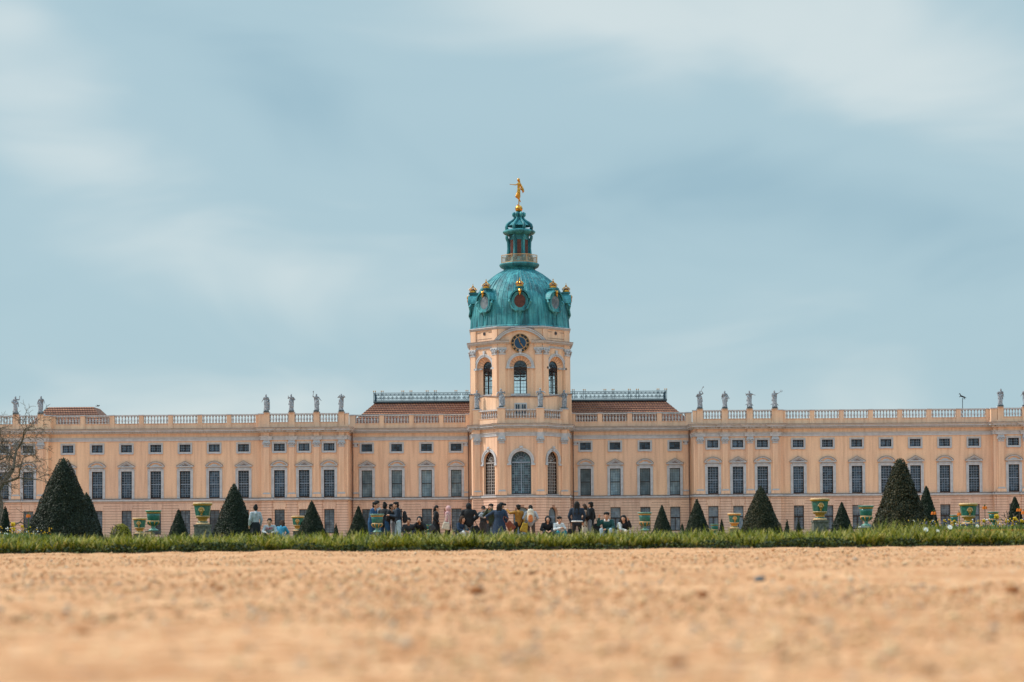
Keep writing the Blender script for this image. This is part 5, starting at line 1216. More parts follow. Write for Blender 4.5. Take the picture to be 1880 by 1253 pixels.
# ------------------------------------------------------------------ flowers
def leaf_strip(b, p, d, ln, w, m, bend=.3):
    p = Vector(p); d = Vector(d).normalized(); side = d.cross(Vector((0, 0, 1))); side = side.normalized() if side.length > .01 else Vector((1, 0, 0)); vs = []
    for i in range(4):
        t = i / 3; q = p + d * ln * t + Vector((0, 0, -bend * ln * t * t)); ww = w * math.sin(PI * (.18 + .8 * t)); vs += [q - side * ww, q + side * ww]
    b.add(vs, [(0, 1, 3, 2), (2, 3, 5, 4), (4, 5, 7, 6)], m)
def imperial(label, px, py, Y, col, seed, big=1.0):
    q = random.Random(seed); p = P(px, py, Y); H = p.z; T = empty('crown_imperial', (p.x, Y, 0)); tag(T, label, 'flower', 'crown imperials in the flower beds')
    b = MB(); b.tube([(0, 0, 0), (.01, 0, H * .5), (0, 0, H)], .012, 6, 'bark' if q.random() < .5 else 'stem_green'); b.build('stem', T)
    b = MB()
    for k in range(46): a = q.uniform(0, 6.28); z = q.uniform(.02, H * .55); leaf_strip(b, (0, 0, z), (math.cos(a), math.sin(a), q.uniform(.3, 1)), q.uniform(.13, .24), .014, 'bed_leaf')
    for k in range(14): a = q.uniform(0, 6.28); leaf_strip(b, (0, 0, H), (math.cos(a) * .5, math.sin(a) * .5, 1), q.uniform(.06, .12), .008, 'bed_leaf', .1)
    b.build('leaves', T)
    b = MB()
    for k in range(6): a = 2 * PI * k / 6 + q.random(); x, y = .045 * math.cos(a) * big, .045 * math.sin(a) * big; b.lathe([(.012, .03), (.03, .0), (.036, -.045), (.042, -.06)], 8, (x, y, H - .01), col, cap=False)
    b.build('blossom', T)
imperial('orange crown imperial against the slim yew on the right', 1714.5, 941, 60, 'orange_petal', 1, 1.2)
imperial('faded orange crown imperial left of the gold rimmed vase in the right bed', 1761, 943, 60, 'orange_petal', 2, .8)
imperial('tall orange crown imperial right of the gold rimmed vase in the right bed', 1808, 931, 60, 'orange_petal', 3, 1)
imperial('orange crown imperial at the right edge of the picture', 1871, 935, 58, 'orange_petal', 4, 1.2)
imperial('leaning orange crown imperial cut by the right edge', 1880, 940, 57, 'orange_petal', 14, 1.1)
imperial('orange crown imperial at the left flank of the largest left yew', 52, 946, 58, 'orange_petal', 5, .75)
def yellowfl(label, px, py, Y, seed, big=1.0):
    q = random.Random(seed); p = P(px, py, Y); H = p.z; T = empty('yellow_flower', (p.x, Y, 0)); tag(T, label, 'flower', 'yellow flowers in the beds')
    b = MB(); b.tube([(0, 0, 0), (0, 0, H)], .008, 5, 'stem_green')
    for k in range(16): a = q.uniform(0, 6.28); leaf_strip(b, (0, 0, q.uniform(0, H * .4)), (math.cos(a) * .5, math.sin(a) * .5, 1), q.uniform(.15, .35), .012, 'bed_leaf', .15)
    b.build('leaves', T)
    b = MB()
    for k in range(7):
        a = 2 * PI * k / 7; b.ball((.035 * math.cos(a) * big, .02 * math.sin(a) * big - .02, H + .03 * math.sin(a * 2) * big), .032 * big, 'yellow_petal', 7, sz=1.1)
    b.build('blossom', T, smooth=True)
for i, (px, py, lab, bg_) in enumerate(((1829.5, 949, 'large yellow blossom in front of the small green vase on the right', 1.2), (1863, 953, 'yellow blossom below the yew at the right edge', 1), (1876, 957, 'yellow blossom low at the right edge', .9), (1847, 958, 'small yellow blossom between two larger ones at the right', .6),
        (24.5, 963, 'upper yellow blossom right of the small left yew', 1.1), (25, 972, 'lower yellow blossom right of the small left yew', 1.0), (41, 967, 'pale yellow blossom between the small left yew and the largest one', .7),
        (1752, 957, 'yellow blossom in front of the small far vase on the right', .6), (1806, 957, 'yellow blossom under the tall orange crown imperial', .8), (1783, 959, 'pale yellow blossom in front of the gold rimmed vase', .6), (1733, 956, 'tiny yellow blossom left of the small far vase', .5))):
    yellowfl(lab, px, py, 57, i, bg_)
def bed(name, label, x0, x1, seed, n, Y0=55, Y1=61, cols=('yellow_petal', 'yellow_petal', 'yellow_petal', 'white_petal', 'violet_petal')):
    q = random.Random(seed); a0 = P(x0, 985, 57).x; a1 = P(x1, 985, 57).x; b = MB()
    b.box(a0, a1, Y0, Y1, -.26, .10, 'soil')
    for k in range(n):
        x, y = q.uniform(a0, a1), q.uniform(Y0, Y1); h = q.uniform(.15, .42)
        for j in range(7): a = q.uniform(0, 6.28); leaf_strip(b, (x, y, .1), (math.cos(a) * .6, math.sin(a) * .6, 1), h * q.uniform(.6, 1.1), .012, 'bed_leaf', .2)
        if q.random() < .34: b.ball((x, y, .1 + h), q.uniform(.011, .022), q.choice(cols), 6)
    tag(b.build(name), label, 'flowers', kind='stuff')
bed('flower_bed', 'low bed of pansies and spring leaves on the right', 1700, 1905, 1, 620)
bed('flower_bed', 'low bed of yellow flowers and green leaves at the left edge', -30, 62, 2, 300, cols=('yellow_petal', 'yellow_petal', 'white_petal'))
b = MB(); a0 = P(1700, 985, 54).x; a1 = P(1920, 985, 54).x; b.box(a0, a1, 53.6, 53.8, -.26, .20, 'gold_paint'); o = b.build('bed_edging'); tag(o, 'thin tan edging board in front of the right flower bed', 'edging')

# ------------------------------------------------------------------ people
for nm, c in dict(skin=(.55, .30, .20), hair_black=(.012, .010, .010), hair_brown=(.05, .025, .015), black=(.012, .014, .018), navy=(.015, .030, .055), dblue=(.020, .042, .085), blue=(.025, .085, .19), denim=(.10, .20, .34), ldenim=(.33, .45, .52),
        jean=(.02, .075, .17), grey=(.22, .23, .26), lgrey=(.42, .44, .48), dgrey=(.06, .065, .075), white=(.72, .72, .72), pink=(.62, .36, .36), mustard=(.36, .17, .03), olive=(.045, .06, .035), cream=(.62, .55, .45),
        brownp=(.09, .065, .06), camo=(.20, .22, .23), cyan=(.03, .27, .36), green=(.015, .075, .075), floral=(.42, .30, .22), lblue=(.05, .26, .42), rust=(.20, .055, .03), orange=(.65, .22, .07), yellowbag=(.45, .30, .04), red=(.45, .02, .03)).items():
    mat(nm, c, .8 if nm != 'skin' else .55, var=.14, scale=14, bump=.3, **(dict(col2=(.10, .035, .02)) if nm == 'floral' else dict(col2=(.05, .06, .07)) if nm == 'camo' else {}))
A = dict(down=((.26, .03, 1.13), (.25, -.06, .90)), phone=((.24, -.06, 1.14), (.09, -.30, 1.20)), face=((.26, -.22, 1.24), (.08, -.19, 1.52)), pocket=((.29, .06, 1.16), (.19, -.10, 1.0)), fold=((.25, -.06, 1.16), (-.02, -.24, 1.18)),
         point=((.34, -.12, 1.36), (.36, -.36, 1.52)), back=((.25, .08, 1.14), (.1, .16, 1.0)), out=((.40, -.02, 1.22), (.52, -.14, 1.06)), up=((.36, -.14, 1.36), (.34, -.28, 1.62)))
GZ = .24
def person(label, px, head, rz, top='black', bottom='denim', shoes='black', hair='hair_black', hs='short', arms=('down', 'down'), H=1.70, coat=0, sit=False, lean=0, legs_bare=False, skirt=None, hood=None, collar=None, Y=87.5, wide=1.0, hem=None, cap=None, glasses=False, letters=None, tuck=0):
    Y -= 7.5; p = P(px, head, Y); p.z += GZ; T = empty('person', (p.x, Y, -GZ), 0); tag(T, label, 'person'); rot = R(rz)
    if sit:
        top_z = max(p.z, .6); k = 1.0; pz = .30; J = dict(pel=(0, .02, pz + .05), waist=(0, -.02 + 0, pz + .22), chest=(0, -.10, pz + .42), neck=(0, -.15, pz + .57), head=(0, -.20 - .02, pz + .70))
        knee = [(-.17, -.40, .50), (.17, -.40, .50)]; ank = [(-.14, -.46, .08), (.14, -.46, .08)]; hip = [(-.1, .0, pz + .03), (.1, .0, pz + .03)]; sh = [(-.18, -.12, pz + .50), (.18, -.12, pz + .50)]
        off = {'down': ((.27, -.12, pz + .25), (.2, -.30, .48)), 'knees': ((.27, -.22, pz + .30), (.10, -.40, .54)), 'face': ((.26, -.32, pz + .35), (.08, -.32, pz + .60)), 'phone': ((.25, -.25, pz + .30), (.05, -.42, pz + .36)), 'up': ((.30, -.24, pz + .38), (.26, -.34, pz + .62)), 'fold': ((.26, -.2, pz + .26), (0, -.34, pz + .22))}
        scl = top_z / (pz + .82)
        arm = [(tuple(v * (s if i == 0 else 1) for i, v in enumerate(off[a][0])), tuple(v * (s if i == 0 else 1) for i, v in enumerate(off[a][1]))) for s, a in ((-1, arms[0]), (1, arms[1]))]
    else:
        scl = p.z / 1.72; J = dict(pel=(0, 0, .95), waist=(0, -lean * .2, 1.10), chest=(0, -lean * .6, 1.30), neck=(0, -lean, 1.46), head=(0, -lean * 1.3 - .015, 1.60))
        st = random.Random(px).uniform(-.05, .05); knee = [(-.13, -.03 + st, .50), (.13, -.03 - st, .50)]; ank = [(-.15, st * 2, .08), (.15, -st * 2, .08)]; hip = [(-.10, 0, .92), (.10, 0, .92)]; sh = [(-.185 * wide, -lean * .8, 1.40), (.185 * wide, -lean * .8, 1.40)]
        arm = [(tuple(v * (s * wide if i == 0 else 1) for i, v in enumerate(A[a][0])), tuple(v * (s if i == 0 else 1) for i, v in enumerate(A[a][1]))) for s, a in ((-1, arms[0]), (1, arms[1]))]
        arm = [((e[0], e[1] - lean * .6, e[2]), (h[0], h[1] - lean * .8, h[2])) for e, h in arm]
    V = Vector; hd = V(J['head'])
    def fin(b, name, mname, vox=.022, sm=2):
        Mx = Matrix.Rotation(rot, 4, 'Z') @ Matrix.Scale(scl, 4); b.v = [tuple(Mx @ V(v)) for v in b.v]; return remesh(b, name, mname, vox, T, sm)
    b = MB()   # body, one surface
    b.ball(hd + V((0, 0, .01)), .088, 'x', 14, sz=1.28); b.ball(hd + V((0, .02, .03)), .092, 'x', 12, sz=1.05); b.ball(hd + V((0, -.03, -.07)), .055, 'x', 10); b.capsule(hd + V((0, -.088, .015)), hd + V((0, -.108, -.025)), .012, .017); b.capsule(hd + V((-.02, -.088, -.055)), hd + V((.02, -.088, -.055)), .012, .012)
    for s in (-1, 1): b.ball(hd + V((s * .088, .01, 0)), .024, 'x', 6, sz=1.4)
    b.capsule(V(J['neck']) - V((0, 0, .08)), hd - V((0, -.01, .08)), .062, .055); b.capsule(J['pel'], J['waist'], .15, .125, flat=.7); b.capsule(J['waist'], J['chest'], .125, .155, flat=.65); b.capsule(sh[0], sh[1], .06, .06); b.capsule(J['chest'], J['neck'], .13, .06, flat=.6)
    for i in (0, 1):
        b.capsule(hip[i], knee[i], .085, .055); b.capsule(knee[i], ank[i], .055, .038); b.capsule(ank[i], V(ank[i]) + V((0, -.13, -.045)), .042, .03); e, h = V(arm[i][0]), V(arm[i][1]); b.capsule(sh[i], e, .05, .04); b.capsule(e, h, .04, .027)
        d = (h - e).normalized(); sd_ = d.cross(V((0, 0, 1))); sd_ = sd_.normalized() if sd_.length > .2 else V((1, 0, 0)); up_ = sd_.cross(d); b.capsule(h, h + d * .07, .028, .032)
        for f, ln in ((-1.5, .058), (-.5, .075), (.5, .07), (1.5, .055)): q0 = h + d * .085 + sd_ * f * .017; q1 = q0 + d * ln * .55 - up_ * .01; b.capsule(q0, q1, .0095, .009); b.capsule(q1, q1 + d * ln * .4 - up_ * .025, .009, .0075)
        s = -1 if i == 0 else 1; b.capsule(h + d * .03 - sd_ * .03, h + d * .075 - sd_ * .055, .012, .009)
    body = fin(b, 'body', 'skin', .011, 1)
    # trousers
    if not legs_bare or skirt:
        b = MB(); b.capsule(J['pel'], V(J['pel']) + V((0, 0, .06)), .165, .16, flat=.72)
        for i in (0, 1):
            b.capsule(hip[i], knee[i], .10, .072)
            if not legs_bare: b.capsule(knee[i], V(ank[i]) + V((0, .01, .02)), .07, .060)
        if skirt and not sit:
            for k in range(9): a = 2 * PI * k / 9; b.capsule((.12 * math.cos(a), .09 * math.sin(a), .98), (.19 * math.cos(a), .16 * math.sin(a), .42 if skirt == 'long' else .55), .06, .05)
            b.capsule((0, 0, .95), (0, 0, .5), .14, .17, flat=.8)
        fin(b, 'skirt' if skirt else 'trousers', bottom)
    b = MB()
    for i in (0, 1): b.capsule(V(ank[i]) + V((0, .03, -.035)), V(ank[i]) + V((0, -.15, -.045)), .046, .036)
    for i in (0, 1): pass
    o = fin(b, 'shoes', shoes, .015, 1)
    # upper garment
    b = MB(); lo = {0: .90, 1: .78, 2: .45, 3: .30}[coat] if not sit else None
    b.capsule(J['waist'], J['chest'], .155 * wide, .18 * wide, flat=.72); b.capsule(sh[0], sh[1], .078, .078); b.capsule(J['chest'], V(J['neck']) - V((0, 0, .03)), .16, .075, flat=.7)
    if sit: b.capsule(J['pel'], J['waist'], .18, .165, flat=.8)
    else:
        b.capsule(J['waist'], (0, 0, lo + .04), .155 * wide, (.165 + .03 * coat) * wide, flat=.75)
        if coat >= 1:
            for k in range(8): a = 2 * PI * k / 8 + .2; b.capsule((.13 * wide * math.cos(a), .1 * math.sin(a), 1.05), ((.16 + .03 * coat) * wide * math.cos(a), (.13 + .02 * coat) * math.sin(a), lo), .05, .045)
    for i in (0, 1): e, h = V(arm[i][0]), V(arm[i][1]); b.capsule(sh[i], e, .072, .062); b.capsule(e, e.lerp(h, .93), .062, .05)
    if hood: 
        b.ball(hd + V((0, .035, .015)), .125, 'x', 14, sz=1.18); b.capsule(V(J['neck']) + V((0, .03, -.02)), hd, .095, .1)
        if hood == 'down': pass
    else: b.capsule(V(J['neck']) + V((0, .05, -.01)), V(J['neck']) + V((0, .09, -.07)), .07, .07)
    fin(b, 'coat' if coat >= 2 else 'jacket', top)
    if hood:   # face opening shows the face
        b = MB(); b.ball(hd + V((0, -.075, -.005)), .068, 'x', 12, sz=1.25, sy=.62); b.capsule(hd + V((0, -.115, .01)), hd + V((0, -.132, -.025)), .012, .015); fin(b, 'face', 'skin', .011, 1)
    else:
        b = MB(); b.ball(hd + V((0, .022, .045)), .104, 'x', 14, sz=1.06); b.ball(hd + V((0, .05, -.01)), .09, 'x', 10)
        if hs == 'long':
            for dx in (-.05, 0, .05): b.capsule(hd + V((dx, .07, .02)), V(J['neck']) + V((dx * 1.5, .11, -.22)), .06, .045)
            for s in (-1, 1): b.capsule(hd + V((s * .085, .0, .02)), V(J['neck']) + V((s * .10, -.01, -.12)), .035, .03)
        if hs == 'bun': b.ball(hd + V((0, .06, .14)), .06, 'x', 8)
        if hs == 'pony': b.capsule(hd + V((0, .11, .03)), hd + V((0, .15, -.12)), .045, .03)
        if hs == 'mop':
            for k in range(7): a = 2 * PI * k / 7; b.ball(hd + V((.07 * math.cos(a), .02 + .07 * math.sin(a), .09)), .045, 'x', 8)
            b.ball(hd + V((0, -.075, .085)), .035, 'x', 8)
        fin(b, 'hair', hair, .014, 1)
    if cap: b = MB(); b.ball(hd + V((0, .01, .075)), .108, 'x', 12, sz=.75); b.capsule(hd + V((0, -.07, .075)), hd + V((0, -.17, .06)), .05, .05); fin(b, 'cap', cap, .014, 1)
    if glasses: b = MB(); b.capsule(hd + V((-.055, -.1, .022)), hd + V((-.02, -.104, .02)), .022, .022); b.capsule(hd + V((.02, -.104, .02)), hd + V((.055, -.1, .022)), .022, .022); b.capsule(hd + V((-.05, -.1, .03)), hd + V((.05, -.1, .03)), .008, .008); fin(b, 'sunglasses', 'clock_black', .008, 0)
    else:
        b = MB(); Mx = Matrix.Rotation(rot, 4, 'Z') @ Matrix.Scale(scl, 4); off_ = -.05 if hood else 0
        for s in (-1, 1): b.ball(Mx @ (hd + V((s * .033, -.082 + off_, .018))), .011, 'clock_black', 6)
        b.build('eyes', T)
    if collar: b = MB(); b.capsule(V(J['neck']) + V((-.04, -.01, -.04)), V(J['neck']) + V((.04, -.01, -.04)), .07, .07); fin(b, 'collar', collar, .014, 1)
    if hem: b = MB(); Mx = Matrix.Rotation(rot, 4, 'Z') @ Matrix.Scale(scl, 4); b.M = Mx; b.lathe([(.185 * wide, .90), (.195 * wide, .92), (.195 * wide, .95), (.18 * wide, .96)], 24, (0, 0, 0), hem, sy=.78); b.build('hem', T, smooth=True)
    if letters:
        b = MB(); Mx = Matrix.Rotation(rot, 4, 'Z') @ Matrix.Scale(scl, 4); y = J['chest'][1] - .155; z = J['chest'][2] - .04; b.M = Mx; m = 'red'
        def st(x, pts):
            for i in range(len(pts) - 1): (x0, z0), (x1, z1) = pts[i], pts[i + 1]; b.tube([(x + x0 * .07, y, z + z0 * .09), (x + x1 * .07, y, z + z1 * .09)], .009, 5, m)
        st(-.13, [(1, .8), (.7, 1), (.3, 1), (0, .7), (0, .3), (.3, 0), (.8, 0), (1, .3), (1, .5), (.6, .5)]); st(-.035, [(0, 0), (.5, 1), (1, 0)]); st(-.035, [(.25, .4), (.75, .4)]); st(.06, [(0, 0), (0, 1), (.8, 1), (1, .75), (.8, .5), (0, .5)]); b.build('lettering', T)
    T['_s'] = scl; del T['_s']
    return T, scl
def atp(px, Y, dx=0, dy=0):
    Y -= 7.5; p = P(px, 960, Y); return p.x + dx, Y + dy
def backpack(label, px, z, m, Y=87.5, dx=0, dy=0, w=.15, h=.22, rz=0, m2=None, straps=True):
    z -= .22; x, y = atp(px, Y, dx, dy); b = MB(); b.capsule((0, 0, -h * .6), (0, 0, h * .5), w, w * .9, flat=.62); b.capsule((0, -.07, -h * .5), (0, -.07, -h * .1), w * .7, w * .7, flat=.5)
    T = empty('backpack', (x, y, z), R(rz)); tag(T, label, 'backpack'); remesh(b, 'bag', m, .02, T)
    b = MB()
    for s in (-1, 1): b.tube([(s * .07, .06, h * .9), (s * .09, .16, h * 1.0), (s * .11, .24, h * .4), (s * .09, .12, -h * .5)], .014, 5, m2 or m)
    b.build('strap', T)
def bag(label, px, z, m, Y=87.5, dx=0, dy=0, w=.17, h=.16, rz=0, strap=.35, cat='bag', tilt=0):
    z -= .22; x, y = atp(px, Y, dx, dy); T = empty('bag', (x, y, z), R(rz)); T.rotation_euler.y = R(tilt); tag(T, label, cat); b = MB(); [b.capsule((-w * (.62 - .22 * i / 5), 0, -h * .55 + h * .95 * i / 5), (w * (.62 - .22 * i / 5), 0, -h * .55 + h * .95 * i / 5), max(.055, h * .16), max(.055, h * .16), flat=.8) for i in range(6)]
    remesh(b, 'pouch', m, .018, T); b = MB(); b.tube([(-w * .5, 0, h * .3), (-w * .35, 0, h * .3 + strap * .8), (0, 0, h * .3 + strap), (w * .35, 0, h * .3 + strap * .8), (w * .5, 0, h * .3)], .012, 5, m); b.build('strap', T)
tag((lambda b: (b.box(P(470, 985, 80).x, P(1175, 985, 80).x, 79.9, 80.4, -.26, .02, 'stone_block'), b.build('stone_kerb'))[1])(MB()), kind='structure')
# group at the left, bending over a phone
person('standing person in bright blue jacket and blue jeans, left of the green vase', 681, 923, 70, 'blue', 'jean', arms=('phone', 'phone'), hs='mop', lean=.14, Y=87)
person('person in grey shirt with black hair, half hidden behind the blue jacket', 689.5, 920.5, 60, 'lgrey', 'denim', arms=('phone', 'down'), hs='mop', lean=.05, Y=88.6)
person('person in wide black jacket with hair in a bun, seen from behind', 705, 924.5, 150, 'black', 'jean', arms=('out', 'phone'), hs='bun', lean=.06, wide=1.25, Y=87.8)
person('person in black jacket bending right beside the bun haired one, blue jeans', 711, 926.5, 80, 'black', 'jean', arms=('phone', 'phone'), hs='mop', lean=.14, Y=87.2)
person('brown haired person in dark jacket and grey trousers in the middle of the phone group', 721.5, 926, 85, 'dgrey', 'grey', hair='hair_brown', arms=('phone', 'phone'), hs='mop', lean=.1, Y=87.6)
person('tall person in dark coat and pale blue jeans facing left, with a backpack', 731.5, 922.5, -80, 'navy', 'ldenim', arms=('phone', 'phone'), hs='mop', lean=.07, Y=86.8, coat=0)
backpack('black backpack on the tall person in pale blue jeans', 731.5, 1.18, 'black', Y=86.8, dx=.26, w=.15, rz=90)
person('person in dark grey sitting hunched over clasped hands, first seated one right of the group', 750.5, 952, 0, 'dgrey', 'dgrey', arms=('knees', 'knees'), sit=True)
person('person in black hood sitting with hands before the face', 771.5, 949.5, -5, 'black', 'black', arms=('face', 'face'), sit=True, hood='up')
person('person in long black coat walking right in profile', 800, 929, 85, 'black', 'black', arms=('pocket', 'down'), coat=2, hs='pony', lean=.03, wide=1.0)
bag('dark shoulder bag hanging beside the long black coat', 793, .72, 'dgrey', dy=-.3, rz=20, tilt=-25)
person('person in pink hood and pink top with black trousers facing left', 822.5, 930, -110, 'pink', 'black', arms=('face', 'down'), hood='up', coat=0)
bag('cream cloth tote bag hanging from the person in the pink hood', 819.5, .80, 'cream', dy=-.35, w=.2, h=.24, rz=5, strap=.4, cat='tote bag', tilt=8)
person('person with long dark hair in blue jacket sitting and looking right', 842, 948.5, 50, 'dblue', 'white', arms=('knees', 'knees'), sit=True, hs='long', hair='hair_brown')
person('broad person in black hood and patterned grey trousers seen from behind', 860.5, 925, 180, 'black', 'camo', arms=('pocket', 'down'), hood='up', wide=1.3)
bag('large black bag held out beside the broad person in black hood', 874, .60, 'black', dy=-.1, w=.24, h=.34, rz=0, strap=.4, tilt=-20)
person('woman in sunglasses, dark top and grey brown skirt with bare legs', 887.5, 930, 5, 'dgrey', 'brownp', arms=('out', 'phone'), legs_bare=True, skirt='short', glasses=True, hs='pony', Y=88.2)
bag('grey chest bag on the woman in sunglasses', 886, 1.22, 'lgrey', Y=88.2, dy=-.25, w=.17, h=.1, strap=.2, tilt=20)
person('person in dark olive jacket with both hands raised to the face', 901.5, 926, -20, 'olive', 'dgrey', arms=('face', 'face'), Y=87.4, hs='mop')
person('long haired person in big blue coat seen from behind', 916.5, 926.5, 175, 'dblue', 'dgrey', arms=('down', 'out'), coat=2, hs='long', wide=1.35, Y=86.6)
person('person in black cap behind the big blue coat', 920.5, 924, 120, 'black', 'black', arms=('down', 'down'), cap='black', Y=88.8)
bag('rust brown coat slung like a bag right of the big blue coat', 936, .78, 'rust', Y=86.4, dy=-.1, w=.2, h=.3, rz=0, strap=.35, tilt=-35)
person('person in mustard jacket pointing left, black trousers', 951.5, 927.5, -150, 'mustard', 'black', arms=('down', 'point'), hs='mop')
person('person with grey sleeves and brown trousers wearing a white and orange backpack', 974, 928.8, 180, 'lgrey', 'brownp', arms=('pocket', 'pocket'), hs='pony', wide=1.1)
backpack('white and orange backpack on the person in brown trousers', 974, 1.22, 'cream', dy=-.26, w=.16, h=.24, m2='white')
b = MB(); x, y = atp(974, 87.5, 0, -.40); b.capsule((0, 0, -.1), (0, 0, .05), .10, .09, flat=.4); o = remesh(b, 'backpack_pocket', 'orange', .015); o.parent = bpy.data.objects[[o2.name for o2 in C.objects if o2.get('label') == 'white and orange backpack on the person in brown trousers'][0]]; o.location = (0, -.11, -.12)
bag('mustard yellow bag hanging left of the white and orange backpack', 963, .72, 'yellowbag', dy=-.2, w=.18, h=.30, strap=.45, tilt=15)
person('person in black hood sitting, left of the seated one in white', 1004.5, 949, 5, 'black', 'dgrey', arms=('knees', 'knees'), sit=True, hood='up')
person('person in white jacket and turquoise trousers sitting and looking down', 1023, 949.5, 25, 'white', 'cyan', arms=('phone', 'phone'), sit=True, hs='mop')
person('person with very long black hair, white hem and black trousers, seen from behind', 1059, 922, 175, 'navy', 'black', arms=('down', 'down'), hs='long', hem='white', wide=1.25, Y=86.8)
bag('small dark handbag held low left of the very long black hair', 1046, .52, 'black', Y=86.8, w=.1, h=.14, strap=.35, cat='handbag')
person('woman in tan floral dress facing left', 1072.5, 926.5, -75, 'floral', 'cream', arms=('phone', 'fold'), skirt='long', legs_bare=True, coat=1, hs='long', hair='hair_brown')
person('person in black jacket and grey jeans looking left, right of the floral dress', 1084.5, 922.5, -120, 'black', 'grey', arms=('down', 'pocket'), hs='mop', collar='white')
bag('black shoulder bag hanging right of the black jacket and grey jeans', 1096, .62, 'black', dy=-.15, w=.2, h=.4, strap=.6, tilt=-18)
person('young man in dark green sweater sitting upright and holding up a phone', 1114.8, 941.5, -10, 'green', 'ldenim', arms=('up', 'fold'), sit=True, hs='mop', collar='white', wide=1.0)
person('person with long dark hair in white top sitting and turned right', 1135, 948.5, 60, 'white', 'white', arms=('knees', 'knees'), sit=True, hs='long')
person('woman in black top sitting at the right end and leaning to her neighbour', 1148.5, 947, -25, 'black', 'cream', arms=('knees', 'up'), sit=True, hs='long')
person('person in pale grey sweater and black shorts standing by the tall left yew', 469, 929, -150, 'lgrey', 'black', arms=('down', 'down'), hs='bun', legs_bare=True, skirt='short')
person('person in grey hoodie with lettering on the chest, sitting and looking down', 496, 953, 0, 'lgrey', 'black', arms=('knees', 'knees'), sit=True, letters=True)
person('long haired person in bright light blue top sitting and turned away', 514.5, 956, 160, 'lblue', 'denim', arms=('knees', 'down'), sit=True, hs='long', hair='hair_brown')

# ------------------------------------------------------------------ grass
def grass(name, label, n, x0, x1, y0, y1, hmin, hmax, seed, zf, w=.0022, dens=None, lean=1.3):
    r = np.random.RandomState(seed); x = x0 + (x1 - x0) * r.rand(n); y = y0 + (y1 - y0) * r.rand(n) ** 1.5
    edge = .10 * np.sin(x * 2.1) + .06 * np.sin(x * 5.3 + 1) + .04 * np.sin(x * 13) ; y = y + edge * .5
    if dens is not None: k = dens(x, y, r); x, y = x[k], y[k]; n = len(x)
    clump = .5 + .5 * np.sin(x * 7 + 3 * np.sin(y * 9)) * np.sin(y * 11 + 2 * np.sin(x * 5 + 1)); c2 = .5 + .5 * np.sin(x * 23 + 4 * np.sin(y * 17 + x * 3)) * np.sin(x * 3.1 + 2)
    h = (hmin + (hmax - hmin) * r.rand(n) ** 1.6) * (.50 + .38 * clump + .28 * c2)
    if lean > 1: kp = r.rand(n) < (.25 + .75 * c2) * (.45 + .75 * clump); x, y, h, edge = x[kp], y[kp], h[kp], edge[kp]; n = len(x)
    z = zf(y - edge * .5) - .004; th = r.rand(n) * 2 * PI; ln = .25 + lean * r.rand(n) ** .8; ww = w * (.6 + 1.1 * r.rand(n))
    sx, sy = -np.sin(th), np.cos(th); V = []; zk = 1 / np.sqrt(1 + ln * ln * .5)
    for t, wf in ((0, .9), (.45, 1), (.8, .6)):
        hx = np.cos(th) * ln * h * t ** 1.6 * zk; hy = np.sin(th) * ln * h * t ** 1.6 * zk; zz = z + h * zk * (t - .22 * ln * t ** 3)
        V.append(np.stack([x + hx - sx * ww * wf, y + hy - sy * ww * wf, zz], -1)); V.append(np.stack([x + hx + sx * ww * wf, y + hy + sy * ww * wf, zz], -1))
    V.append(np.stack([x + np.cos(th) * ln * h * zk, y + np.sin(th) * ln * h * zk, z + h * zk * (1 - .25 * ln)], -1))
    V = np.stack(V, 1).reshape(-1, 3); b = (np.arange(n) * 7)[:, None]
    F = np.concatenate([b + np.array([0, 1, 3]), b + np.array([0, 3, 2]), b + np.array([2, 3, 5]), b + np.array([2, 5, 4]), b + np.array([4, 5, 6])])
    tag(np_mesh(name, V, F, 'grass_blade'), label, 'grass', kind='stuff')
bank = lambda y: np.interp(y, [15.0, 15.12, 15.35, 15.9, 17, 20], [-.01, .02, .04, .05, .04, .02])
xs = np.linspace(-9, 9, 400); b = MB(); V = []; ysb = [15.05, 15.12, 15.22, 15.4, 15.9, 16.6, 17.6, 19, 20.5]
ed = .05 * np.sin(xs * 2.1) + .03 * np.sin(xs * 5.3 + 1) + .02 * np.sin(xs * 13)
VV = np.array([[(x, y + e_, -.03 if j == 0 else float(bank(y)) + .006 * math.sin(x * 21 + j)) for j, y in enumerate(ysb)] for x, e_ in zip(xs, ed)]); i = np.arange(len(xs) * len(ysb)).reshape(len(xs), len(ysb))
F = np.stack([i[:-1, :-1], i[1:, :-1], i[1:, 1:], i[:-1, 1:]], -1).reshape(-1, 4); tag(np_mesh('turf', VV.reshape(-1, 3), F, 'soil', smooth=True), kind='structure')
grass('grass', 'ragged green grass growing along the edge of the gravel path', 150000, -6.5, 6.5, 15.12, 16.6, .045, .175, 1, bank, .0034)
grass('grass', 'thinner grass of the lawn behind the path edge', 30000, -8, 8, 16.4, 20.2, .05, .09, 2, bank, .003)
xc = P(1650, 970, 16).x
grass('tall_grass', 'taller loose grass tufts in front of the big brownish yew', 700, xc - .28, xc + .3, 15.5, 16.2, .14, .27, 3, bank, .0024, lean=.6)
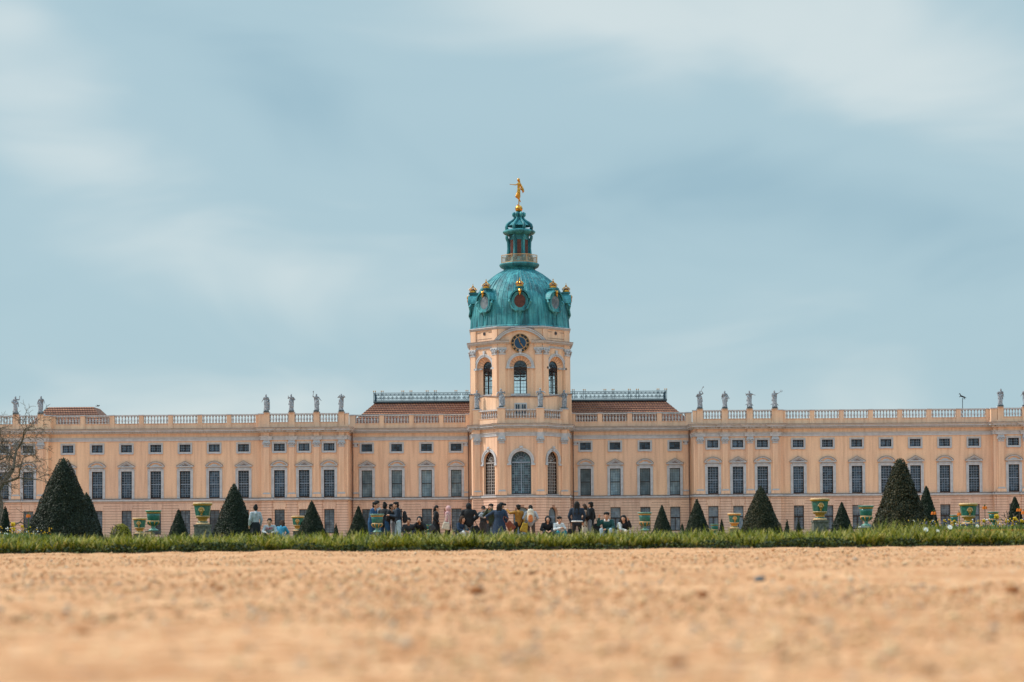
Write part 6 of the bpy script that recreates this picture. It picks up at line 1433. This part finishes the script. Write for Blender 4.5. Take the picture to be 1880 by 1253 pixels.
# broad leaves at the foot of the bank
r = np.random.RandomState(8); n = 26000; x = -6.5 + 13 * r.rand(n); pt_ = .5 + .5 * np.sin(x * 3.3 + 2 * np.sin(x * 1.3)) * np.sin(x * 8.7 + 1.5 * np.sin(x * 4)); kp = r.rand(n) < .15 + .85 * pt_; x = x[kp]; pt_ = pt_[kp]; n = len(x)
y = 14.98 + .26 * r.rand(n) + .05 * np.sin(x * 2.1) + .03 * np.sin(x * 5.3 + 1) - .08 * pt_; z = .0 + (.025 + .055 * pt_) * r.rand(n)
c = np.stack([x, y, z], -1); a = r.randn(n, 3); a[:, 2] *= .3; a /= np.linalg.norm(a, axis=1, keepdims=True); bb = np.cross(a, r.randn(n, 3)); bb /= np.linalg.norm(bb, axis=1, keepdims=True); s = (.006 + .008 * r.rand(n))[:, None]
foliage('clover', [(.006, .014, .004), (.012, .026, .006), (.03, .05, .010), (.12, .14, .03)], .15)
tag(np_mesh('clover', np.stack([c + a * s, c + bb * s * .8, c - a * s, c - bb * s * .8], 1).reshape(-1, 3), np.arange(4 * n).reshape(-1, 4), 'clover'), 'small dark clover leaves at the foot of the grass edge', 'clover', kind='stuff')
for i, (px, py, lab) in enumerate(((1744, 969, 'white daisy standing highest in the grass, right of the big brownish yew'), (1700, 973.5, 'white daisy in the grass left of the highest one'), (1722, 976, 'small low white daisy between the two larger ones'), (1794, 967, 'faint small daisy in the grass under the gold rimmed vase'))):
    p = P(px, py, 15.4); T = empty('daisy', (p.x, 15.4, .03)); tag(T, lab, 'daisy', 'daisies in the grass'); h = p.z - .03; b = MB(); b.tube([(0, 0, 0), (.004, 0, h)], .0012, 5, 'stem_green'); b.build('stem', T)
    b = MB(); sz = .018 if i < 2 else .012
    for k in range(14): a = 2 * PI * k / 14; b.add([(0, 0, h), (sz * math.cos(a - .17), sz * math.sin(a - .17), h + .004), (sz * 1.15 * math.cos(a), sz * 1.15 * math.sin(a), h + .005), (sz * math.cos(a + .17), sz * math.sin(a + .17), h + .004)], [(0, 1, 2, 3)], 'white_petal')
    b.M = Matrix.Identity(4); b.v = [(x, y * .6, h + (z - h) + y * .85) for x, y, z in b.v]; b.build('petals', T); b = MB(); b.ball((0, -.004, h + .001), .004, 'yellow_petal', 8); b.build('centre', T)
